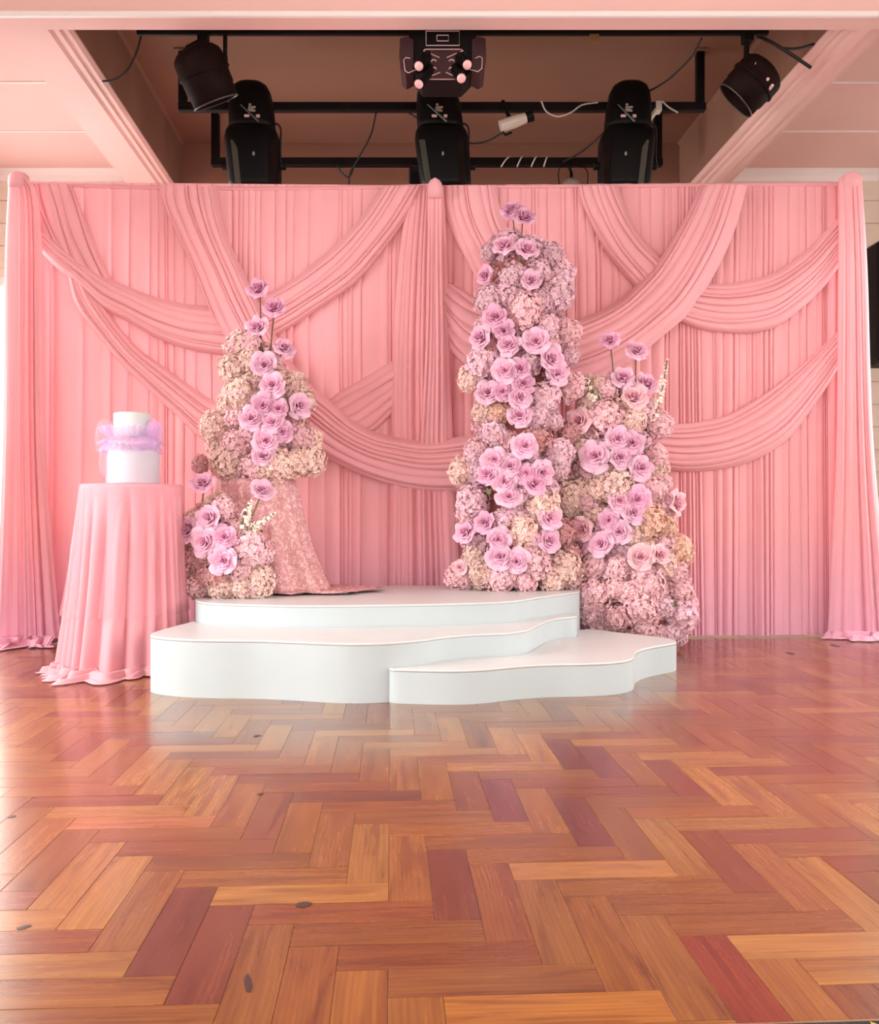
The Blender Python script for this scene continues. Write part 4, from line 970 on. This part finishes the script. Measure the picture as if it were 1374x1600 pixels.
# ------------------------------------------------------------------ stage lighting overhead
Y0, Y1, Y2 = 5.23, 6.2, 7.15
def rig(px0, px1, py, Y, drops, r_, label):
    a = P(px0, py, Y); b = P(px1, py, Y); e = empty('lighting_bar', ((a.x+b.x)/2, Y, HR-0.01), label, 'lighting bar', 'overhead lighting bars'); e['_w'] = tuple(e.location)
    m = MB(); m.box((a.x-r_, Y-r_, a.z-r_), (b.x+r_, Y+r_, a.z+r_), 0.006); m.build('crossbar', M['black'], e)
    for px in drops:
        x = P(px, 0, Y).x; m = MB(); m.box((x-r_*0.95, Y-r_*0.95, a.z+r_), (x+r_*0.95, Y+r_*0.95, HR-0.012), 0.005); m.build('drop_arm', M['black'], e)
        m = MB(); m.box((x-0.05, Y-0.05, HR-0.012), (x+0.05, Y+0.05, HR), 0.003); m.build('ceiling_plate', M['recess'], e)
    return e
rig(218, 1197, 51, Y0, (300, 1180), 0.016, 'nearest black lighting bar just behind the ceiling beam, carrying the spot cans')
rig(286, 1096, 168, Y1, (286, 1094), 0.029, 'middle black lighting bar crossing behind the three moving heads')
rig(337, 1029, 254, Y2, (337, 1028), 0.032, 'farthest black lighting bar, lowest in view above the curtain')
def moving_head(xt, xb, label, flip=1):
    Y = Y1-0.13; top = P(xt, 130, Y); e = empty('moving_head_light', P((xt+xb)/2, 330, Y), label, 'stage light', 'moving head lights'); e['_w'] = tuple(e.location)
    cx = lambda py: xt+(xb-xt)*(py-130)/160.0
    def secs(L, d0): return [(P(cx(py), py, Y+dy), (S(h, Y), 0, 0), (0, d, 0)) for (py, h, d, dy) in L]
    loft('head_shell', secs([(129, 8, 0.03, 0.02), (131, 19, 0.06, 0.01), (137, 27, 0.085, 0), (148, 32, 0.1, 0), (170, 35, 0.11, 0), (195, 36, 0.115, 0), (210, 36, 0.11, 0)], 0), M['black2'], e, 32, 2.5)
    loft('yoke_body', secs([(204, 36, 0.115, 0), (212, 40, 0.13, -0.01), (222, 42, 0.14, -0.01), (255, 41, 0.14, 0), (290, 39, 0.14, 0), (302, 38, 0.13, 0)], 0), M['black2'], e, 32, 4.0)
    for s in (-1, 1):
        m = MB(); pa = [P(cx(py)+s*(h+u), py, Y-0.142) for py, h in ((218, 31), (288, 27), (300, 26)) for u in (-5, 4)]
        pb = [p+Vector((0, 0.02, 0)) for p in pa]; m.add(pa+pb, [(0,1,3,2),(2,3,5,4),(6,8,9,7),(8,10,11,9),(0,2,8,6),(2,4,10,8),(1,7,9,3),(3,9,11,5),(0,6,7,1),(4,5,11,10)]); m.build('side_panel', M['olive' if s*flip < 0 else 'brownblack'], e)
        c = P(cx(258)+s*44, 260, Y); m = MB(); m.tube([c-Vector((0.02*s, 0, 0)), c+Vector((0.022*s, 0, 0))], 0.026, 12); m.build('tilt_knob', M['black'], e, False)
    yf = Y-0.118
    m = MB(); a = P(cx(170), 170, yf)
    for (dx, dz, w_, h) in ((-0.01, 0.03, 0.018, 0.012), (0.004, 0.012, 0.05, 0.012), (-0.004, -0.008, 0.04, 0.02), (0.02, -0.012, 0.012, 0.014)): m.box((a.x+dx-w_/2, yf-0.004, a.z+dz-h/2), (a.x+dx+w_/2, yf+0.006, a.z+dz+h/2), 0.002)
    m.build('connector_plate', M['silver'], e)
    b = P(cx(178), 181, yf); m = MB(); m.box((b.x-0.05, yf-0.003, b.z-0.008), (b.x-0.015, yf+0.006, b.z+0.010), 0.002); m.build('vent_slot', M['line'], e); m = MB(); m.box((b.x+0.03, yf-0.003, b.z-0.010), (b.x+0.055, yf+0.006, b.z+0.010), 0.002); m.build('vent_slot', M['line'], e)
    m = MB(); p0 = P(cx(164)-17, 163, yf-0.008); p1 = P(cx(190)+11, 190, yf-0.012); m.tube([p0, p1], [0.004, 0.011], 6); m.build('lock_lever', M['olive'], e)
    c = P(cx(240), 240, Y-0.14); m = MB(); m.box((c.x-0.007, c.y-0.006, c.z-0.012), (c.x+0.007, c.y+0.002, c.z+0.012), 0.002); m.build('badge', M['silver'], e)
    m = MB(); pts = [P(cx(195)+36*1+q[0], q[1], Y-0.02) for q in ((0, 193), (6, 196), (9, 206), (8, 240), (10, 262))]
    m.tube([Vector(q) for q in spline(pts, 16)], 0.007, 6); m.build('safety_cable', M['cable'], e, True)
    h = P(xt, 168, Y1); m = MB(); m.box((h.x-0.03, Y-0.02, h.z-0.05), (h.x+0.03, Y1-0.03, h.z+0.05), 0.006); m.build('bar_clamp', M['black'], e)
moving_head(391, 399, 'black moving head light above the curtain, leftmost of three', 1)
moving_head(682, 697, 'black moving head light hanging below the multi-lens effect light', 1)
moving_head(985, 975, 'black moving head light above the curtain, rightmost of three', -1)
def par_can(a, b, rr, Y, dy, label, dots, yoke):
    A = P(a[0], a[1], Y+dy); B = P(b[0], b[1], Y-dy); ax = (B-A).normalized(); side = ax.cross(Vector((0, 1, 0))).normalized(); dp = side.cross(ax).normalized(); r_ = S(rr, Y); L = (B-A).length
    e = empty('par_can_light', A, label, 'stage light', 'spot cans'); e['_w'] = tuple(e.location)
    def sec(t, k): return (A+ax*L*t, side*r_*k, dp*r_*k)
    loft('rear_cap', [sec(-0.22, 0.25), sec(-0.2, 0.5), sec(-0.13, 0.78), sec(-0.03, 0.95), sec(0.06, 1.0), sec(0.3, 1.02), sec(0.36, 1.06), sec(0.40, 1.06)], M['brownblack'], e, 32, 2.0)
    v = []; n = 32
    prof = [(0.40, 0.98), (0.7, 0.98), (0.74, 0.94), (1.0, 0.93), (1.0, 0.88), (0.76, 0.85), (0.7, 0.2)]
    pts = [[A+ax*L*t+side*r_*k*math.cos(2*math.pi*q/n)+dp*r_*k*math.sin(2*math.pi*q/n) for (t, k) in prof] for q in range(n)]
    grid('snoot', pts, M['brownblack'], e, True, True)
    rg = [[A+ax*L*t+side*r_*k*math.cos(2*math.pi*q/n)+dp*r_*k*math.sin(2*math.pi*q/n) for (t, k) in ((0.99, 0.945), (1.02, 0.95), (1.02, 0.9), (0.99, 0.9))] for q in range(n)]
    grid('front_rim', rg, M['olive'], e, True, True)
    for (px, py) in dots:
        c = P(px, py, Y-r_*1.0); m = MB(); m.tube([c+Vector((0, 0.06, 0)), c+Vector((0, -0.006, 0))], 0.009, 8); m.build('vent_hole', M['line'], e)
    m = MB(); pp = [P(q[0], q[1], Y+q[2]) for q in yoke]
    for q in range(len(pp)-1): m.tube([pp[q], pp[q+1]], 0.016, 6)
    m.build('yoke', M['black'], e)
    c = P(yoke[0][0], 52, Y0); m = MB(); m.box((c.x-0.03, Y0-0.035, c.z-0.06), (c.x+0.03, Y0+0.03, c.z+0.03), 0.006); m.build('bar_clamp', M['black'], e)
par_can((308, 88), (338, 160), 39, Y0, -0.05, 'dark spot can at the left end of the nearest bar, tilted down right', [], [(318, 56, 0), (318, 62, 0), (292, 76, 0.0), (290, 98, 0.0)])
yk = [(352, 56, 0), (352, 80, 0.0), (354, 116, 0)]
m = MB(); pp = [P(q[0], q[1], Y0+0.0) for q in yk]
par_l = [o for o in bpy.data.objects if o.name.startswith('par_can_light')][0]
for q in range(2): m.tube([pp[q], pp[q+1]], 0.013, 6)
m.build('yoke_arm', M['black'], par_l)
par_can((1193, 112), (1150, 157), 37, Y0, -0.03, 'dark spot can at the right end of the nearest bar, tilted down left', [(1182, 100), (1191, 112), (1200, 124), (1207, 134)], [(1168, 56, 0), (1167, 80, 0.0), (1166, 104, -0.02)])
# multi-lens effect light
ef = empty('effect_light', P(692, 52, Y0), 'dark multi-lens effect light with pale outlines at the middle of the nearest bar', 'stage light'); ef['_w'] = tuple(ef.location)
YE = Y0-0.04; ya = YE-0.10
def flat(name, poly, y0, y1, mat):
    m = MB(); n = len(poly); v = [P(x, y, y0) for x, y in poly]; m.add(v+[p+Vector((0, y1-y0, 0)) for p in v], [tuple(range(n)), tuple(range(n, 2*n))[::-1]]+[(i, n+i, n+(i+1) % n, (i+1) % n) for i in range(n)]); return m.build(name, mat, ef)
flat('housing', [(640, 48), (744, 48), (746, 66), (738, 110), (722, 126), (660, 126), (646, 108), (638, 66)], ya, YE+0.10, M['black'])
for s in (-1, 1): flat('lens_pod', [(692+s*x, y) for x, y in ((46, 62), (56, 57), (67, 60), (68, 88), (66, 108), (58, 114), (46, 108))][::s], ya-0.02, YE+0.08, M['maroon'])
flat('face_plate', [(664, 77), (722, 77), (738, 98), (718, 124), (668, 124), (646, 98)], ya-0.006, ya-0.001, M['maroon'])
def outline(pts, y, r_=0.0028):
    m = MB(); q = [P(a, b, y) for a, b in pts]; m.tube(q, r_, 5); m.build('printed_outline', M['line'], ef)
outline([(666, 48.6), (718, 48.6), (718, 71), (666, 71), (666, 48.6)], ya-0.004); outline([(683, 55), (701, 55), (701, 64), (683, 64), (683, 55)], ya-0.004)
outline([(687, 90), (662, 79), (665, 77), (720, 77), (724, 79), (698, 90)], ya-0.008); outline([(688, 113), (668, 121)], ya-0.008); outline([(697, 113), (712, 120)], ya-0.008); outline([(667, 124), (716, 124)], ya-0.008)
outline([(641, 91), (634, 90), (631, 94), (633, 110), (638, 114), (650, 109)], ya-0.025); outline([(743, 91), (750, 88), (754, 91), (753, 107), (747, 112), (733, 108)], ya-0.025)
for (x, y) in ((678, 95), (678, 107), (706, 95), (706, 107)): outline([(x-4, y+1), (x-2, y-1.5), (x+2, y-1.5), (x+4, y+1)], ya-0.008, 0.004)
for (x0, y0, x1, y1) in ((668, 88, 655, 103), (672, 108, 655, 131), (718, 90, 730, 101), (712, 108, 721, 122)):
    a = P(x0, y0, ya+0.02); b = P(x1, y1, ya-0.07); m = MB(); m.tube([a, b], [0.035, 0.032], 14); m.build('lamp_tube', M['black2'], ef, False)
    d = (b-a).normalized(); m = MB(); m.tube([b-d*0.002, b+d*0.008, b+d*0.014], [0.027, 0.026, 0.012], 14); m.build('lens', M['lens'], ef, True)
m = MB(); c = P(670, 50, Y0); m.box((c.x-0.06, Y0-0.03, c.z-0.03), (c.x+0.2, Y0+0.03, c.z+0.035), 0.004); m.build('mounting_bracket', M['black'], ef)
def cable(pts, Y, label, r_=0.006, mat='cable', dY=0.0):
    P3 = [P(x, y, Y+dY*i/(len(pts)-1)) for i, (x, y) in enumerate(pts)]; m = MB(); m.tube([Vector(q) for q in spline(P3, 30)], r_, 6)
    tag(m.build('power_cable', M[mat], None, True), label, 'cable')
cable([(221, 55), (214, 80), (200, 108), (180, 124), (160, 127)], Y0+0.05, 'black cable drooping from the nearest bar to the left beam', 0.006, 'cable')
cable([(588, 176), (580, 210), (563, 243), (548, 268), (545, 292)], 6.22, 'black cable hanging between the left and middle moving heads', 0.006)
cable([(526, 256), (534, 270), (546, 276), (555, 256)], 7.14, 'short looped black cable at the farthest bar left of centre', 0.007)
cable([(638, 176), (648, 182), (660, 192)], 6.17, 'short black cable running behind the middle moving head', 0.006)
cable([(1097, 60), (1080, 90), (1050, 120), (1030, 134), (1008, 146)], 5.5, 'black cable running from the nearest bar to the rightmost moving head', 0.007, 'cable', 0.55)
cable([(958, 192), (930, 220), (905, 240), (880, 253)], 6.1, 'black cable slanting down left of the rightmost moving head', 0.007, 'cable', 1.02)
cable([(722, 223), (745, 224), (765, 219), (788, 206)], 6.09, 'black cable trailing from the small pale clamp lamp', 0.006)
cable([(1183, 56), (1205, 66), (1235, 84), (1268, 106)], Y0+0.04, 'black cable from the nearest bar down to the right beam', 0.010)
cable([(1222, 76), (1245, 76), (1275, 68), (1312, 52)], Y0+0.05, 'black cable looping up to the ceiling beam at right', 0.008)
cable([(846, 158), (854, 174), (872, 182), (892, 176), (910, 164), (935, 160)], 6.15, 'pale cable looped over the middle bar right of centre', 0.005, 'offwhite')
cable([(1035, 158), (1046, 168), (1060, 176)], 6.15, 'short pale cable at the right end of the middle bar', 0.006, 'offwhite')
cable([(875, 292), (873, 270), (880, 259), (905, 259), (918, 268), (918, 292)], 7.1, 'thin brown cable arching over the round hanging lamp', 0.004, 'brownblack')
# small clamp lamp on the middle bar
sl = empty('clamp_lamp', P(800, 178, 6.15), 'small pale clamp lamp under the middle bar right of the effect light', 'lamp'); sl['_w'] = tuple(sl.location)
m = MB(); a = P(782, 198, 6.1); b = P(822, 184, 6.1); m.tube([a, a.lerp(b, 0.6), b], [0.042, 0.042, 0.034], 12); m.build('lamp_barrel', M['offwhite'], sl, False)
m = MB(); m.tube([b, b+(b-a).normalized()*0.05], [0.036, 0.04], 12); m.build('lamp_cap', M['black'], sl, False)
m = MB(); m.tube([P(800, 190, 6.1), P(790, 172, 6.15), P(786, 158, 6.17)], 0.014, 6); m.build('lamp_bracket', M['black'], sl)
m = MB(); m.tube([P(785, 205, 6.1), P(790, 211, 6.1), P(800, 207, 6.1)], 0.008, 6); m.build('clamp_screw', M['black'], sl)
# tape on bars, strap
st_ = empty('cloth_strap', P(1022, 160, 6.15), 'pale strap tied round the middle bar near the rightmost moving head', 'strap'); st_['_w'] = tuple(st_.location)
c = P(1028, 168, Y1); m = MB(); m.box((c.x-0.022, Y1-0.036, c.z-0.036), (c.x+0.022, Y1+0.036, c.z+0.036), 0.004); m.build('strap_loop', M['offwhite'], st_)
m = MB(); m.tube([P(1026, 172, Y1-0.04), P(1018, 184, Y1-0.04), P(1012, 190, Y1-0.04)], [0.02, 0.016, 0.02], 6); m.build('strap_end', M['offwhite'], st_)
for k, (x, w_) in enumerate(((790, 14), (812, 8), (834, 8), (852, 5))):
    c0 = P(x-w_/2, 262, Y2); c1 = P(x+w_/2, 246, Y2); rr = 0.047; m = MB()
    m.tube([c0+(c1-c0)*t+Vector((0, -math.sin(math.pi*t)*0.04-0.02, 0)) for t in (0, .25, .5, .75, 1)], 0.006, 5)
    tag(m.build('cable_tie', M['offwhite'], None, True), 'pale tie wrapped round the farthest bar, number %s from the left of four' % ('one', 'two', 'three', 'four')[k], 'cable tie')
# round hanging lamp, its rim just above the curtain
hl = empty('hanging_lamp', P(893, 262, 7.05), 'round silver hanging lamp just above the curtain right of the middle moving head', 'lamp'); hl['_w'] = tuple(hl.location)
c = P(893, 293, 7.05); pts = [[c+Vector((r_*math.cos(t), -d, r_*math.sin(t))) for r_, d in ((0.02, 0.03), (0.05, 0.035), (0.07, 0.03), (0.078, 0.01), (0.07, -0.02), (0.02, -0.05))] for t in [2*math.pi*q/28 for q in range(28)]]
grid('lamp_reflector', pts, M['silver'], hl, True, True)
m = MB(); m.tube([P(890, 262, 7.08), P(893, 270, 7.08), P(893, 278, 7.05)], 0.012, 8); m.build('lamp_hanger', M['black'], hl)
# black box beside the middle head
bo = P(650, 276, 6.6); m = MB(); m.box((bo.x-0.05, 6.55, bo.z-0.09), (bo.x+0.04, 6.68, bo.z+0.06), 0.012); m.tube([Vector((bo.x, 6.62, bo.z+0.05)), Vector((bo.x+0.02, 6.85, bo.z+0.16)), P(655, 254, 7.14)], 0.012, 6)
tag(m.build('dimmer_box', M['black'], None), 'small black dimmer box left of the middle moving head', 'box')
# paper tag on the nearest bar
tg = P(929, 60, Y0-0.02); m = MB(); m.box((tg.x-0.028, Y0-0.024, tg.z-0.026), (tg.x+0.028, Y0-0.018, tg.z+0.026), 0.002); tag(m.build('paper_tag', plain('kraft_tag', srgb(120, 88, 52), 0.8), None), 'small brown tag hanging from the nearest bar', 'tag')

# ------------------------------------------------------------------ loudspeaker behind the right side curtain
sp = P(1392, 475, 7.0); e = empty('loudspeaker', (sp.x, 7.0, 0), 'black loudspeaker on a stand peeking out behind the right side curtain', 'loudspeaker'); e['_w'] = tuple(e.location)
z0, z1 = P(0, 570, 7).z, P(0, 382, 7).z
m = MB(); m.box((sp.x-0.17, 6.85, z0), (sp.x+0.2, 7.2, z1), 0.03); m.build('speaker_cabinet', M['black'], e)
m = MB(); m.box((sp.x-0.14, 6.835, z0+0.05), (sp.x+0.17, 6.852, z1-0.05), 0.006); m.build('speaker_grille', M['black2'], e)
m = MB(); m.tube([Vector((sp.x, 7.0, 0.35)), Vector((sp.x, 7.0, z0))], 0.02, 10); m.build('stand_pole', M['black'], e)
for k in range(3):
    t = 0.5+k*2.094; m = MB(); m.tube([Vector((sp.x, 7, 1.0)), Vector((sp.x+0.4*math.cos(t), 7+0.4*math.sin(t), 0.012))], 0.012, 6); m.build('stand_leg', M['black'], e)

for o in bpy.data.objects:
    if '_w' in o.keys(): del o['_w']
